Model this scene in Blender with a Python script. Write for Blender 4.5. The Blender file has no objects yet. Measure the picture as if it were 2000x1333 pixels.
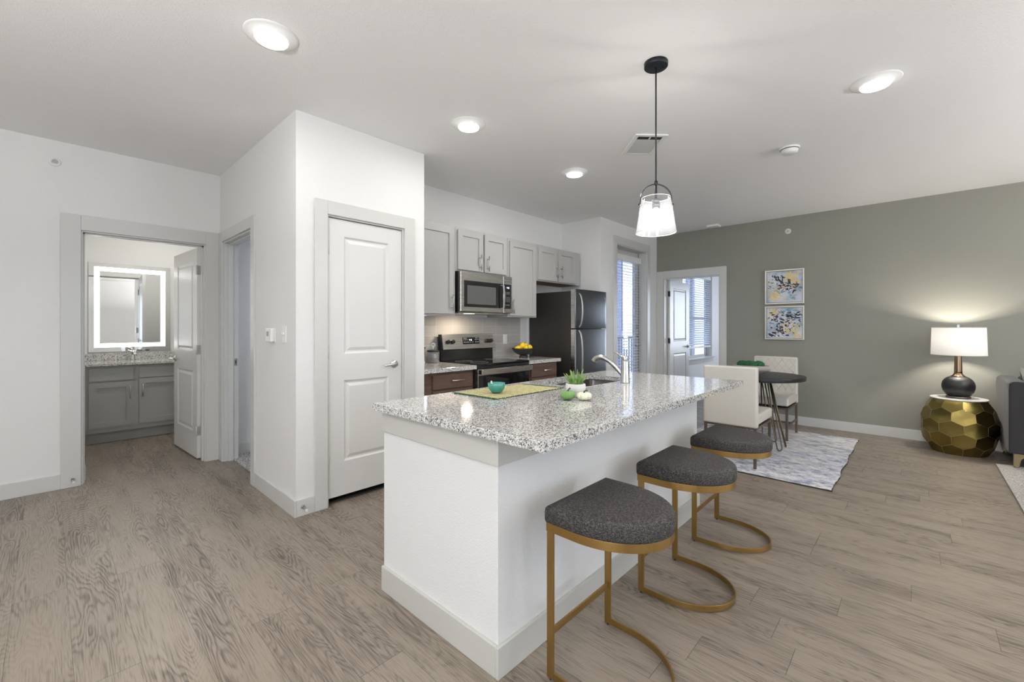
import bpy, bmesh, math, random
from math import sin, cos, pi, radians, sqrt
from mathutils import Vector, Matrix
random.seed(7)
S = bpy.context.scene
COL = S.collection

# ------------------------------------------------------------------ camera
HC = 2.74          # ceiling height
CAMH = 1.277
cd = bpy.data.cameras.new('camera'); cam = bpy.data.objects.new('camera', cd); COL.objects.link(cam)
cam.location = (0, 0, CAMH)
cam.rotation_euler = (radians(90), 0, radians(43.03 - 90))
cd.sensor_width = 36; cd.lens = 845.5 / 2000 * 36; cd.shift_y = -27.2 / 2000
cd.clip_start = 0.02; cd.clip_end = 200
S.camera = cam
S.view_settings.view_transform = 'Standard'; S.view_settings.look = 'None'
S.view_settings.gamma = 1; S.view_settings.use_curve_mapping = False
S.view_settings.exposure = 0.18
S.cycles.max_bounces = 10; S.cycles.diffuse_bounces = 6; S.cycles.glossy_bounces = 4
S.cycles.transparent_max_bounces = 16; S.cycles.transmission_bounces = 6
S.cycles.use_denoising = True
S.cycles.sample_clamp_indirect = 6
S.cycles.caustics_reflective = False; S.cycles.caustics_refractive = False

# ------------------------------------------------------------------ world (overcast daylight sky)
w = bpy.data.worlds.new('sky'); S.world = w; w.use_nodes = True
bg = w.node_tree.nodes['Background']; bg.inputs[0].default_value = (0.74, 0.84, 1.0, 1); bg.inputs[1].default_value = 5.0

# ------------------------------------------------------------------ lights
def area(name, loc, rot, sx, sy, power, col=(1, 1, 1), shape='RECTANGLE', spread=180):
    l = bpy.data.lights.new(name, 'AREA'); l.shape = shape; l.size = sx
    if shape in ('RECTANGLE', 'ELLIPSE'): l.size_y = sy
    l.energy = power; l.color = col; l.spread = radians(spread)
    o = bpy.data.objects.new(name, l); COL.objects.link(o); o.location = loc; o.rotation_euler = rot
    return o
DAY = (0.86, 0.93, 1.0); WARM = (1.0, 0.975, 0.93)
CAN_W = 7
CANS = [(0.765, 2.365, .75), (2.07, 2.36, .65), (3.394, 2.361, 1.9), (3.365, 0.177, 1), (0.765, 0.177, .35), (-1.2, 0.177, .5), (-1.2, 2.36, 1), (0.9, -2.2, .4), (3.4, -2.2, .5)]  # visible lights come first; the rest are unseen, added as fill
for cx, cy, k in CANS:
    area('downlight_lamp', (cx, cy, 2.7095), (0, 0, 0), 0.142, 0, CAN_W * k, WARM, 'DISK')
area('bathroom_fill_lamp', (1.0, 6.05, 2.7095), (0, 0, 0), 0.142, 0, 14, WARM, 'DISK')  # added lamp, out of view, brightens the bathroom
# fill lamps added out of view to brighten the ceiling like bounced light
UPFILL = [(-1.5, 0.9, 128), (2.9, -2.6, 108), (4.9, -3.1, 105)]
for ux, uy, uw in UPFILL: area('ceiling_fill_lamp', (ux, uy, 1.795), (radians(180), 0, 0), 0.26, 0, uw, (1.0, 0.99, 0.975), 'DISK')
# fill lamps tinted like daylight, added behind the camera and in rooms beyond
area('living_window_fill', (-0.4, -4.50, 1.35), (radians(90), 0, 0), 1.9, 1.9, 6, DAY)
area('living_window_fill', (3.4, -4.50, 1.35), (radians(90), 0, 0), 1.9, 1.9, 6, DAY)
area('west_window_fill', (-2.90, -0.6, 1.45), (0, radians(-90), 0), 1.9, 1.6, 42, DAY)
area('bedroom_window_fill', (10.34, 1.5, 1.45), (0, radians(90), 0), 1.5, 1.4, 28, (0.80, 0.88, 1.0))
area('closet_room_fill', (2.6, 4.2, 1.5), (0, radians(90), 0), 1.0, 1.2, 7, (0.75, 0.84, 1.0))  # no window here, lamp added to brighten the side room

# ------------------------------------------------------------------ materials
def new_mat(name):
    m = bpy.data.materials.new(name); m.use_nodes = True
    nt = m.node_tree; b = nt.nodes['Principled BSDF']
    return m, nt, b
def node(nt, typ, props=None, **inp):
    n = nt.nodes.new(typ)
    for k, v in (props or {}).items(): setattr(n, k, v)
    for k, v in inp.items():
        key = k.replace('_', ' ')
        sock = n.inputs[key] if key in n.inputs else n.inputs[int(k[1:])]
        if isinstance(v, bpy.types.NodeSocket): nt.links.new(v, sock)
        else: sock.default_value = v
    return n
def mth(nt, op, a, b=None, c=None):
    n = nt.nodes.new('ShaderNodeMath'); n.operation = op
    for i, v in enumerate((a, b, c)):
        if v is None: continue
        if isinstance(v, bpy.types.NodeSocket): nt.links.new(v, n.inputs[i])
        else: n.inputs[i].default_value = v
    return n.outputs[0]
def ramp(nt, fac, stops, interp='LINEAR'):
    n = nt.nodes.new('ShaderNodeValToRGB'); n.color_ramp.interpolation = interp
    e = n.color_ramp.elements
    while len(e) > 1: e.remove(e[-1])
    e[0].position, e[0].color = stops[0][0], (*stops[0][1], 1) if len(stops[0][1]) == 3 else stops[0][1]
    for p, c in stops[1:]:
        x = e.new(p); x.color = (*c, 1)
    nt.links.new(fac, n.inputs[0]); return n.outputs[0]
def g(v): return (v, v, v)
def coords(nt, scale=(1, 1, 1)):
    tc = nt.nodes.new('ShaderNodeTexCoord')
    mp = node(nt, 'ShaderNodeMapping', Vector=tc.outputs['Object'], Scale=scale)
    return mp.outputs[0]
def bump(nt, b, h, strength, dist=0.001):
    n = node(nt, 'ShaderNodeBump', Height=h, Strength=strength, Distance=dist)
    nt.links.new(n.outputs[0], b.inputs['Normal'])
def simple(name, col, rough=0.5, metal=0.0, spec=0.5, bscale=0, bstr=0.1, bdist=0.001, emit=None, estr=0, coat=0, sheen=0):
    m, nt, b = new_mat(name)
    b.inputs['Base Color'].default_value = (*col, 1); b.inputs['Roughness'].default_value = rough
    b.inputs['Metallic'].default_value = metal; b.inputs['Specular IOR Level'].default_value = spec
    b.inputs['Coat Weight'].default_value = coat; b.inputs['Sheen Weight'].default_value = sheen
    if bscale:
        n = node(nt, 'ShaderNodeTexNoise', Vector=coords(nt), Scale=bscale, Detail=3.0)
        bump(nt, b, n.outputs['Fac'], bstr, bdist)
    if emit:
        b.inputs['Emission Color'].default_value = (*emit, 1); b.inputs['Emission Strength'].default_value = estr
    return m

M = {}
M['wall'] = simple('white_wall_paint', (0.74, 0.735, 0.72), 0.6, bscale=150, bstr=0.9, bdist=0.0022)
M['ceiling'] = simple('white_ceiling_paint', (0.86, 0.86, 0.855), 0.7, bscale=120, bstr=0.8, bdist=0.002)
M['olive'] = simple('olive_wall_paint', (0.245, 0.240, 0.205), 0.5, bscale=150, bstr=0.7, bdist=0.0012)
M['trim'] = simple('trim_paint', (0.58, 0.575, 0.555), 0.3)
M['door'] = simple('door_paint', (0.67, 0.665, 0.645), 0.33)
M['cab'] = simple('grey_cabinet_paint', (0.41, 0.405, 0.39), 0.38)
M['cab_dark'] = simple('grey_vanity_paint', (0.37, 0.37, 0.345), 0.42)
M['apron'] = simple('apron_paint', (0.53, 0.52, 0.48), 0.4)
M['white_plastic'] = simple('white_plastic', (0.78, 0.78, 0.76), 0.35)
M['grey_plastic'] = simple('grey_plastic', (0.25, 0.26, 0.25), 0.35)
M['black_plastic'] = simple('black_plastic', (0.012, 0.012, 0.013), 0.3)
M['black_gloss'] = simple('black_glass', (0.006, 0.006, 0.008), 0.04, spec=0.6)
M['dark_void'] = simple('dark_gap_shade', (0.02, 0.02, 0.02), 0.8)  # near-black colour stands for the shade inside gaps, slots and holes
M['black_metal'] = simple('black_metal', (0.02, 0.022, 0.028), 0.4, 0.5)
M['chrome'] = simple('chrome', (0.72, 0.71, 0.69), 0.16, 1.0)
M['nickel'] = simple('satin_nickel', (0.58, 0.57, 0.55), 0.28, 1.0)
M['brass'] = simple('brushed_gold_metal', (0.33, 0.205, 0.068), 0.38, 0.9)
M['gold_facet'] = simple('antique_gold_metal', (0.31, 0.235, 0.075), 0.24, 1.0, bscale=14, bstr=0.25, bdist=0.004)
M['gold_edge'] = simple('gold_edge_highlight', (0.62, 0.50, 0.24), 0.3, 1.0)  # lighter gold paints highlights along the drum's facet edges
M['bronze'] = simple('bronze_metal', (0.19, 0.145, 0.115), 0.35, 0.8)
M['bronze_dark'] = simple('dark_bronze_metal', (0.12, 0.095, 0.06), 0.35, 0.85)
M['bronze_glass'] = simple('mercury_bronze', (0.26, 0.175, 0.11), 0.2, 1.0)
M['lamp_black'] = simple('matte_black_ceramic', (0.008, 0.0075, 0.009), 0.45, bscale=0)
M['leather'] = simple('cream_leather', (0.59, 0.565, 0.51), 0.42, bscale=300, bstr=0.12)
M['table_black'] = simple('black_stained_wood', (0.009, 0.009, 0.010), 0.42, bscale=60, bstr=0.2)
M['stone_white'] = simple('white_marble_top', (0.74, 0.73, 0.70), 0.2)
M['velvet'] = simple('grey_velvet', (0.0075, 0.006, 0.0075), 0.7, sheen=0.16, bscale=40, bstr=0.2)
M['pillow'] = simple('white_pillow_fabric', (0.72, 0.70, 0.66), 0.85, bscale=200, bstr=0.4)
M['leaf_print'] = simple('dark_green_print', (0.02, 0.07, 0.035), 0.8)
M['lemon'] = simple('lemon_skin', (0.83, 0.56, 0.012), 0.42, bscale=140, bstr=0.3)
M['lemon_leaf'] = simple('lemon_leaf', (0.16, 0.30, 0.05), 0.5)
M['teal'] = simple('teal_ceramic', (0.045, 0.26, 0.215), 0.22, bscale=18, bstr=0.08, coat=0.3)
M['cream'] = simple('cream_ceramic', (0.70, 0.66, 0.52), 0.4)
M['pot'] = simple('white_cast_stone', (0.70, 0.685, 0.64), 0.7, bscale=80, bstr=0.25)
M['soil'] = simple('dry_moss', (0.30, 0.24, 0.09), 0.9, bscale=200, bstr=1.0)
M['pump_green'] = simple('green_pumpkin_skin', (0.135, 0.27, 0.075), 0.5)
M['pump_white'] = simple('white_pumpkin_skin', (0.74, 0.74, 0.55), 0.5)
M['stem'] = simple('dark_stem', (0.06, 0.065, 0.06), 0.6)
M['bowl_black'] = simple('black_ceramic', (0.018, 0.018, 0.018), 0.45)
M['stonebowl'] = simple('grey_stone', (0.30, 0.275, 0.25), 0.65, bscale=60, bstr=0.15)
M['moss'] = simple('green_moss', (0.012, 0.085, 0.03), 0.95, bscale=160, bstr=1.0, bdist=0.004)
M['carpet'] = None
M['frame_silver'] = simple('champagne_frame', (0.62, 0.60, 0.53), 0.35, 0.55)
M['paint_black'] = simple('charcoal_paint', (0.02, 0.022, 0.035), 0.5)
M['paint_gold'] = simple('gold_leaf_paint', (0.70, 0.53, 0.21), 0.4, 0.2)
M['paint_blue'] = simple('blue_grey_paint', (0.20, 0.32, 0.42), 0.6)
M['paint_brown'] = simple('umber_paint', (0.13, 0.085, 0.05), 0.6)
m, nt, b = new_mat('white_blind'); b.inputs['Base Color'].default_value = (0.82, 0.84, 0.87, 1); b.inputs['Roughness'].default_value = .4
tl = node(nt, 'ShaderNodeBsdfTranslucent', Color=(0.9, 0.93, 0.97, 1)); mx = node(nt, 'ShaderNodeMixShader', Fac=0.6)
nt.links.new(b.outputs[0], mx.inputs[1]); nt.links.new(tl.outputs[0], mx.inputs[2]); nt.links.new(mx.outputs[0], nt.nodes['Material Output'].inputs[0]); M['blind'] = m
M['panel_mark'] = simple('lit_marks', (0.6, 0.62, 0.62), 0.4)
M['display'] = simple('lit_display', (0.02, 0.02, 0.02), 0.3, emit=(0.75, 0.88, 1.0), estr=3.0)
M['ring'] = simple('light_ring', (.84, .84, .83), .6)
M['diffuser'] = simple('lamp_diffuser', (0.9, 0.9, 0.9), 0.5, emit=(1, 0.99, 0.96), estr=16.0)
M['led'] = simple('led_strip_glass', (0.9, 0.9, 0.9), 0.4, emit=(1, 1, 0.99), estr=5.5)
M['bulb'] = simple('lit_bulb', (0.9, 0.9, 0.9), 0.3, emit=(1, 0.98, 0.95), estr=14.0)
M['mirror'] = simple('mirror_silver', (0.86, 0.87, 0.86), 0.015, 1.0)
M['siding'] = simple('blue_siding', (0.72, 0.78, 0.90), 0.7)
M['ext_dark'] = simple('dark_blue_panel', (0.09, 0.11, 0.22), 0.5)
M['railing'] = simple('dark_railing', (0.05, 0.06, 0.10), 0.5)
M['concrete'] = simple('balcony_concrete', (0.45, 0.46, 0.50), 0.8)
M['shower'] = simple('shower_curtain', (0.34, 0.34, 0.31), 0.8)
M['rubber_white'] = simple('white_rubber', (0.75, 0.75, 0.72), 0.5)
M['brown_box'] = simple('raw_wood_underside', (0.30, 0.17, 0.07), 0.6)

def glass_thin(name, tint=(1, 1, 1), gloss=0.08, haze=0.06):
    m, nt, b = new_mat(name); nt.nodes.remove(b)
    out = nt.nodes['Material Output']
    tr = node(nt, 'ShaderNodeBsdfTransparent', Color=(*tint, 1))
    gl = node(nt, 'ShaderNodeBsdfGlossy', Roughness=0.03)
    tl = node(nt, 'ShaderNodeBsdfDiffuse', Color=(0.95, 0.96, 1, 1))
    lw = node(nt, 'ShaderNodeLayerWeight', Blend=0.35)
    f = mth(nt, 'MULTIPLY_ADD', lw.outputs['Facing'], 0.55, gloss)
    m1 = node(nt, 'ShaderNodeMixShader', Fac=f); nt.links.new(tr.outputs[0], m1.inputs[1]); nt.links.new(gl.outputs[0], m1.inputs[2])
    m2 = node(nt, 'ShaderNodeMixShader', Fac=haze); nt.links.new(m1.outputs[0], m2.inputs[1]); nt.links.new(tl.outputs[0], m2.inputs[2])
    nt.links.new(m2.outputs[0], out.inputs[0]); return m
M['glass'] = glass_thin('clear_glass', gloss=0.05, haze=0.01)
M['shade_glass'] = glass_thin('clear_shade_glass', gloss=0.05, haze=0.06)
M['jar_glass'] = glass_thin('smoky_jar_glass', (0.75, 0.77, 0.78), 0.10, 0.10)

def lampshade_mat():
    m, nt, b = new_mat('white_linen_shade'); nt.nodes.remove(b); out = nt.nodes['Material Output']
    d = node(nt, 'ShaderNodeBsdfDiffuse', Color=(0.80, 0.785, 0.76, 1)); t = node(nt, 'ShaderNodeBsdfTranslucent', Color=(0.9, 0.87, 0.82, 1))
    mx = node(nt, 'ShaderNodeMixShader', Fac=0.045); nt.links.new(d.outputs[0], mx.inputs[1]); nt.links.new(t.outputs[0], mx.inputs[2])
    nt.links.new(mx.outputs[0], out.inputs[0]); return m
M['shade'] = lampshade_mat()

def granite():
    m, nt, b = new_mat('speckled_granite')
    c = coords(nt)
    nz = node(nt, 'ShaderNodeTexNoise', Vector=c, Scale=120.0, Detail=2.0)
    add = node(nt, 'ShaderNodeVectorMath', {'operation': 'MULTIPLY_ADD'}, i0=nz.outputs['Color'], i1=(0.010, 0.010, 0.010), i2=c)
    v = node(nt, 'ShaderNodeTexVoronoi', Vector=add.outputs[0], Scale=250.0)
    sep = node(nt, 'ShaderNodeSeparateColor', Color=v.outputs['Color'])
    big = node(nt, 'ShaderNodeTexNoise', Vector=c, Scale=45.0, Detail=2.0)
    f = mth(nt, 'ADD', sep.outputs[0], mth(nt, 'MULTIPLY', mth(nt, 'SUBTRACT', big.outputs['Fac'], 0.5), 0.45))
    col = ramp(nt, f, [(0.0, (0.03, 0.03, 0.032)), (0.11, (0.16, 0.155, 0.15)), (0.22, (0.35, 0.33, 0.315)), (0.38, (0.52, 0.51, 0.49)), (0.58, (0.66, 0.65, 0.62)), (0.85, (0.76, 0.75, 0.73))], 'CONSTANT')
    nt.links.new(col, b.inputs['Base Color'])
    b.inputs['Roughness'].default_value = 0.07; b.inputs['Specular IOR Level'].default_value = 0.65
    return m
M['granite'] = granite()

def plank_floor():
    m, nt, b = new_mat('grey_oak_plank_floor')
    tc = nt.nodes.new('ShaderNodeTexCoord')
    sep = node(nt, 'ShaderNodeSeparateXYZ', Vector=tc.outputs['Object'])
    X, Y = sep.outputs[0], sep.outputs[1]
    W, L = 0.178, 1.22
    xi = mth(nt, 'DIVIDE', mth(nt, 'ADD', X, 20.05), W)
    row = mth(nt, 'FLOOR', xi)
    rn = node(nt, 'ShaderNodeTexWhiteNoise', {'noise_dimensions': '1D'}, W=row)
    yi = mth(nt, 'ADD', mth(nt, 'DIVIDE', mth(nt, 'ADD', Y, 20.0), L), rn.outputs['Value'])
    pl = mth(nt, 'FLOOR', yi)
    pid = mth(nt, 'ADD', mth(nt, 'MULTIPLY', row, 17.31), mth(nt, 'MULTIPLY', pl, 5.77))
    pn = node(nt, 'ShaderNodeTexWhiteNoise', {'noise_dimensions': '1D'}, W=pid)
    pr = node(nt, 'ShaderNodeSeparateColor', Color=pn.outputs['Color'])
    # grain coordinates, shifted plank by plank
    off = mth(nt, 'MULTIPLY', pn.outputs['Value'], 37.0)
    gc = node(nt, 'ShaderNodeCombineXYZ', X=mth(nt, 'ADD', X, off), Y=mth(nt, 'ADD', Y, mth(nt, 'MULTIPLY', off, 1.7)), Z=off)
    sc1 = node(nt, 'ShaderNodeMapping', Vector=gc.outputs[0], Scale=(7.5, 0.95, 1.0))
    n1 = node(nt, 'ShaderNodeTexNoise', Vector=sc1.outputs[0], Scale=1.0, Detail=3.0, Roughness=0.35)
    bands = mth(nt, 'SINE', mth(nt, 'MULTIPLY', n1.outputs['Fac'], 230.0))
    bands01 = mth(nt, 'MULTIPLY_ADD', bands, 0.5, 0.5)
    sc2 = node(nt, 'ShaderNodeMapping', Vector=gc.outputs[0], Scale=(230.0, 8.0, 1.0))
    n2 = node(nt, 'ShaderNodeTexNoise', Vector=sc2.outputs[0], Scale=1.0, Detail=2.0)
    sc3 = node(nt, 'ShaderNodeMapping', Vector=gc.outputs[0], Scale=(9.0, 1.6, 1.0))
    n3 = node(nt, 'ShaderNodeTexNoise', Vector=sc3.outputs[0], Scale=1.0, Detail=3.0)
    sc4 = node(nt, 'ShaderNodeMapping', Vector=gc.outputs[0], Scale=(40.0, 2.2, 1.0))
    n4 = node(nt, 'ShaderNodeTexNoise', Vector=sc4.outputs[0], Scale=1.0, Detail=3.0)
    mask = mth(nt, 'MULTIPLY', ramp(nt, n3.outputs['Fac'], [(0.42, g(0)), (0.66, g(1))]), 1.0)
    f = mth(nt, 'MULTIPLY', mth(nt, 'POWER', bands01, 2.6), mth(nt, 'MULTIPLY_ADD', mask, 0.42, 0.03))
    f = mth(nt, 'ADD', f, mth(nt, 'MULTIPLY', mth(nt, 'SUBTRACT', n2.outputs['Fac'], 0.5), 1.7))
    f = mth(nt, 'ADD', f, mth(nt, 'MULTIPLY', mth(nt, 'SUBTRACT', n4.outputs['Fac'], 0.5), 0.55))
    f = mth(nt, 'ADD', f, mth(nt, 'MULTIPLY', mth(nt, 'SUBTRACT', n3.outputs['Fac'], 0.5), 0.9))
    f = mth(nt, 'ADD', f, mth(nt, 'MULTIPLY', pr.outputs[1], 0.22))
    col = ramp(nt, f, [(0.0, (0.250, 0.208, 0.167)), (0.35, (0.180, 0.146, 0.116)), (0.7, (0.108, 0.086, 0.067)), (1.0, (0.060, 0.048, 0.039))])
    # seams
    fx = mth(nt, 'FRACT', xi); fy = mth(nt, 'FRACT', yi)
    ex = mth(nt, 'MULTIPLY', mth(nt, 'MINIMUM', fx, mth(nt, 'SUBTRACT', 1.0, fx)), W)
    ey = mth(nt, 'MULTIPLY', mth(nt, 'MINIMUM', fy, mth(nt, 'SUBTRACT', 1.0, fy)), L)
    e = mth(nt, 'MINIMUM', mth(nt, 'MULTIPLY', ex, 1.6), ey)
    seam = mth(nt, 'LESS_THAN', e, 0.0012)
    mx = node(nt, 'ShaderNodeMix', {'data_type': 'RGBA'}, Factor=mth(nt, 'MULTIPLY', seam, 0.75))
    nt.links.new(col, mx.inputs[6]); mx.inputs[7].default_value = (0.035, 0.03, 0.027, 1)
    nt.links.new(mx.outputs[2], b.inputs['Base Color'])
    r = mth(nt, 'MULTIPLY_ADD', bands01, 0.18, 0.30)
    nt.links.new(r, b.inputs['Roughness'])
    h = mth(nt, 'ADD', mth(nt, 'MULTIPLY', bands01, mth(nt, 'MULTIPLY_ADD', mask, 0.5, 0.2)), mth(nt, 'MULTIPLY', n2.outputs['Fac'], 0.4))
    h = mth(nt, 'SUBTRACT', h, mth(nt, 'MULTIPLY', seam, 1.5))
    bump(nt, b, h, 0.5, 0.0012)
    b.inputs['Specular IOR Level'].default_value = 0.5
    return m
M['floor'] = plank_floor()

def tiles():
    m, nt, b = new_mat('grey_stacked_tile')
    tc = nt.nodes.new('ShaderNodeTexCoord'); sep = node(nt, 'ShaderNodeSeparateXYZ', Vector=tc.outputs['Object'])
    W, Hh = 0.222, 0.1
    a = mth(nt, 'DIVIDE', mth(nt, 'SUBTRACT', sep.outputs[0], 2.776 - 5 * W), W); c = mth(nt, 'DIVIDE', mth(nt, 'SUBTRACT', sep.outputs[2], 0.885), Hh)
    fa, fc = mth(nt, 'FRACT', a), mth(nt, 'FRACT', c)
    ea = mth(nt, 'MULTIPLY', mth(nt, 'MINIMUM', fa, mth(nt, 'SUBTRACT', 1.0, fa)), W)
    ec = mth(nt, 'MULTIPLY', mth(nt, 'MINIMUM', fc, mth(nt, 'SUBTRACT', 1.0, fc)), Hh)
    gr = mth(nt, 'LESS_THAN', mth(nt, 'MINIMUM', ea, ec), 0.0016)
    wn = node(nt, 'ShaderNodeTexWhiteNoise', {'noise_dimensions': '2D'}, Vector=node(nt, 'ShaderNodeCombineXYZ', X=mth(nt, 'FLOOR', a), Y=mth(nt, 'FLOOR', c), Z=0.0).outputs[0])
    st = node(nt, 'ShaderNodeTexNoise', Vector=coords(nt, (5, 5, 120)), Scale=1.0, Detail=2.0)
    f = mth(nt, 'ADD', mth(nt, 'MULTIPLY', wn.outputs['Value'], 0.4), mth(nt, 'MULTIPLY', st.outputs['Fac'], 0.6))
    col = ramp(nt, f, [(0.1, (0.36, 0.345, 0.325)), (0.9, (0.50, 0.48, 0.455))])
    mx = node(nt, 'ShaderNodeMix', {'data_type': 'RGBA'}, Factor=gr)
    nt.links.new(col, mx.inputs[6]); mx.inputs[7].default_value = (0.62, 0.61, 0.59, 1)
    nt.links.new(mx.outputs[2], b.inputs['Base Color'])
    nt.links.new(mth(nt, 'MULTIPLY_ADD', gr, 0.6, 0.10), b.inputs['Roughness'])
    hn = node(nt, 'ShaderNodeTexNoise', Vector=coords(nt), Scale=9.0)
    bump(nt, b, mth(nt, 'SUBTRACT', mth(nt, 'MULTIPLY', hn.outputs['Fac'], 1.5), gr), 0.5, 0.002)
    return m
M['tile'] = tiles()

def steel(name, col, rough, axis=0):
    m, nt, b = new_mat(name)
    sc = [3, 3, 3]; sc[2] = 900 if axis == 0 else 3
    if axis == 1: sc[0] = 900; sc[1] = 900
    n = node(nt, 'ShaderNodeTexNoise', Vector=coords(nt, tuple(sc)), Scale=1.0, Detail=2.0)
    b.inputs['Base Color'].default_value = (*col, 1); b.inputs['Metallic'].default_value = 1
    nt.links.new(mth(nt, 'MULTIPLY_ADD', n.outputs['Fac'], 0.07, rough - 0.035), b.inputs['Roughness'])
    bump(nt, b, n.outputs['Fac'], 0.015, 0.0004)
    return m
M['steel'] = steel('brushed_steel', (0.50, 0.485, 0.46), 0.27)
M['steel_dark'] = steel('slate_steel', (0.135, 0.142, 0.155), 0.30, 1)
M['fridge_side'] = simple('black_textured_panel', (0.022, 0.020, 0.018), 0.42, bscale=500, bstr=0.15)

def wood_cab():
    m, nt, b = new_mat('brown_stained_wood')
    n = node(nt, 'ShaderNodeTexNoise', Vector=coords(nt, (3, 3, 70)), Scale=1.0, Detail=4.0)
    n2 = node(nt, 'ShaderNodeTexNoise', Vector=coords(nt, (2, 2, 9)), Scale=1.0, Detail=2.0)
    f = mth(nt, 'ADD', mth(nt, 'MULTIPLY', n.outputs['Fac'], 0.6), mth(nt, 'MULTIPLY', n2.outputs['Fac'], 0.4))
    nt.links.new(ramp(nt, f, [(0.3, (0.060, 0.035, 0.023)), (0.7, (0.145, 0.090, 0.062))]), b.inputs['Base Color'])
    b.inputs['Roughness'].default_value = 0.4
    return m
M['wood'] = wood_cab()

def woven():
    m, nt, b = new_mat('charcoal_woven_fabric')
    c = coords(nt)
    w1 = node(nt, 'ShaderNodeTexNoise', Vector=coords(nt, (75, 620, 300)), Scale=1.0, Detail=2.0)
    w2 = node(nt, 'ShaderNodeTexNoise', Vector=coords(nt, (620, 95, 300)), Scale=1.0, Detail=2.0)
    f = mth(nt, 'MULTIPLY', mth(nt, 'ADD', w1.outputs['Fac'], w2.outputs['Fac']), 0.5)
    nt.links.new(ramp(nt, f, [(0.40, (0.009, 0.008, 0.0075)), (0.50, (0.026, 0.023, 0.022)), (0.60, (0.105, 0.094, 0.090))]), b.inputs['Base Color'])
    b.inputs['Roughness'].default_value = 0.85; b.inputs['Sheen Weight'].default_value = 0.0
    bump(nt, b, f, 0.9, 0.0015); return m
M['woven'] = woven()

def rug_mat():
    m, nt, b = new_mat('distressed_blue_rug')
    a = node(nt, 'ShaderNodeTexNoise', Vector=coords(nt, (5.5, 3.2, 1)), Scale=1.9, Detail=10.0, Roughness=0.74)
    c = node(nt, 'ShaderNodeTexNoise', Vector=coords(nt, (15, 7, 1)), Scale=2.4, Detail=8.0, Roughness=0.74)
    d = node(nt, 'ShaderNodeTexNoise', Vector=coords(nt, (1, 1, 1)), Scale=1.7, Detail=3.0)
    c1 = ramp(nt, a.outputs['Fac'], [(0.38, (0.20, 0.23, 0.33)), (0.47, (0.42, 0.45, 0.54)), (0.54, (0.64, 0.64, 0.66)), (0.7, (0.70, 0.69, 0.68))])
    c2 = ramp(nt, c.outputs['Fac'], [(0.38, (0.12, 0.12, 0.13)), (0.455, (0.42, 0.40, 0.39)), (0.52, (0.72, 0.70, 0.68))])
    mx = node(nt, 'ShaderNodeMix', {'data_type': 'RGBA', 'blend_type': 'MULTIPLY'}, Factor=0.75)
    nt.links.new(c1, mx.inputs[6]); nt.links.new(c2, mx.inputs[7])
    mx2 = node(nt, 'ShaderNodeMix', {'data_type': 'RGBA'}, Factor=ramp(nt, d.outputs['Fac'], [(0.45, g(0.0)), (0.7, g(0.55))]))
    nt.links.new(mx.outputs[2], mx2.inputs[6]); mx2.inputs[7].default_value = (0.60, 0.57, 0.54, 1)
    br = node(nt, 'ShaderNodeHueSaturation', Color=mx2.outputs[2], Value=1.35, Saturation=1.0)
    nt.links.new(br.outputs[0], b.inputs['Base Color']); b.inputs['Roughness'].default_value = 0.95
    n = node(nt, 'ShaderNodeTexNoise', Vector=coords(nt), Scale=400.0); bump(nt, b, n.outputs['Fac'], 0.6, 0.002); return m
M['rug'] = rug_mat()
def rug2_mat():
    m, nt, b = new_mat('grey_trellis_rug')
    a = node(nt, 'ShaderNodeTexVoronoi', {'distance': 'MANHATTAN'}, Vector=coords(nt, (9, 16, 1)), Scale=1.0)
    n = node(nt, 'ShaderNodeTexNoise', Vector=coords(nt, (60, 20, 1)), Scale=1.5, Detail=4.0)
    f = mth(nt, 'ADD', mth(nt, 'MULTIPLY', mth(nt, 'SINE', mth(nt, 'MULTIPLY', a.outputs['Distance'], 22.0)), 0.22), n.outputs['Fac'])
    nt.links.new(ramp(nt, f, [(0.3, (0.22, 0.205, 0.185)), (0.7, (0.46, 0.44, 0.41))]), b.inputs['Base Color'])
    b.inputs['Roughness'].default_value = 0.95; bump(nt, b, f, 0.5, 0.003); return m
M['rug2'] = rug2_mat()
def carpet_mat():
    m, nt, b = new_mat('speckled_carpet')
    n = node(nt, 'ShaderNodeTexNoise', Vector=coords(nt), Scale=130.0, Detail=3.0)
    nt.links.new(ramp(nt, n.outputs['Fac'], [(0.36, (0.10, 0.09, 0.085)), (0.5, (0.42, 0.40, 0.38)), (0.62, (0.72, 0.70, 0.69))]), b.inputs['Base Color'])
    b.inputs['Roughness'].default_value = 1.0; bump(nt, b, n.outputs['Fac'], 1.0, 0.006); return m
M['carpet'] = carpet_mat()
def mat_mat():
    m, nt, b = new_mat('woven_straw')
    w1 = node(nt, 'ShaderNodeTexWave', {'bands_direction': 'Y'}, Vector=coords(nt), Scale=42.0, Distortion=3.0, Detail=2.0)
    n = node(nt, 'ShaderNodeTexNoise', Vector=coords(nt, (55, 30, 1)), Scale=1.0, Detail=5.0, Roughness=0.7)
    f = mth(nt, 'ADD', mth(nt, 'MULTIPLY', w1.outputs['Fac'], 0.35), mth(nt, 'MULTIPLY', n.outputs['Fac'], 0.75))
    nt.links.new(ramp(nt, f, [(0.32, (0.10, 0.12, 0.04)), (0.5, (0.36, 0.32, 0.13)), (0.72, (0.66, 0.58, 0.33))]), b.inputs['Base Color'])
    b.inputs['Roughness'].default_value = 0.85; bump(nt, b, f, 1.0, 0.003); return m
M['straw'] = mat_mat()
M['fringe'] = simple('green_fringe', (0.03, 0.10, 0.045), 0.9)
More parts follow.
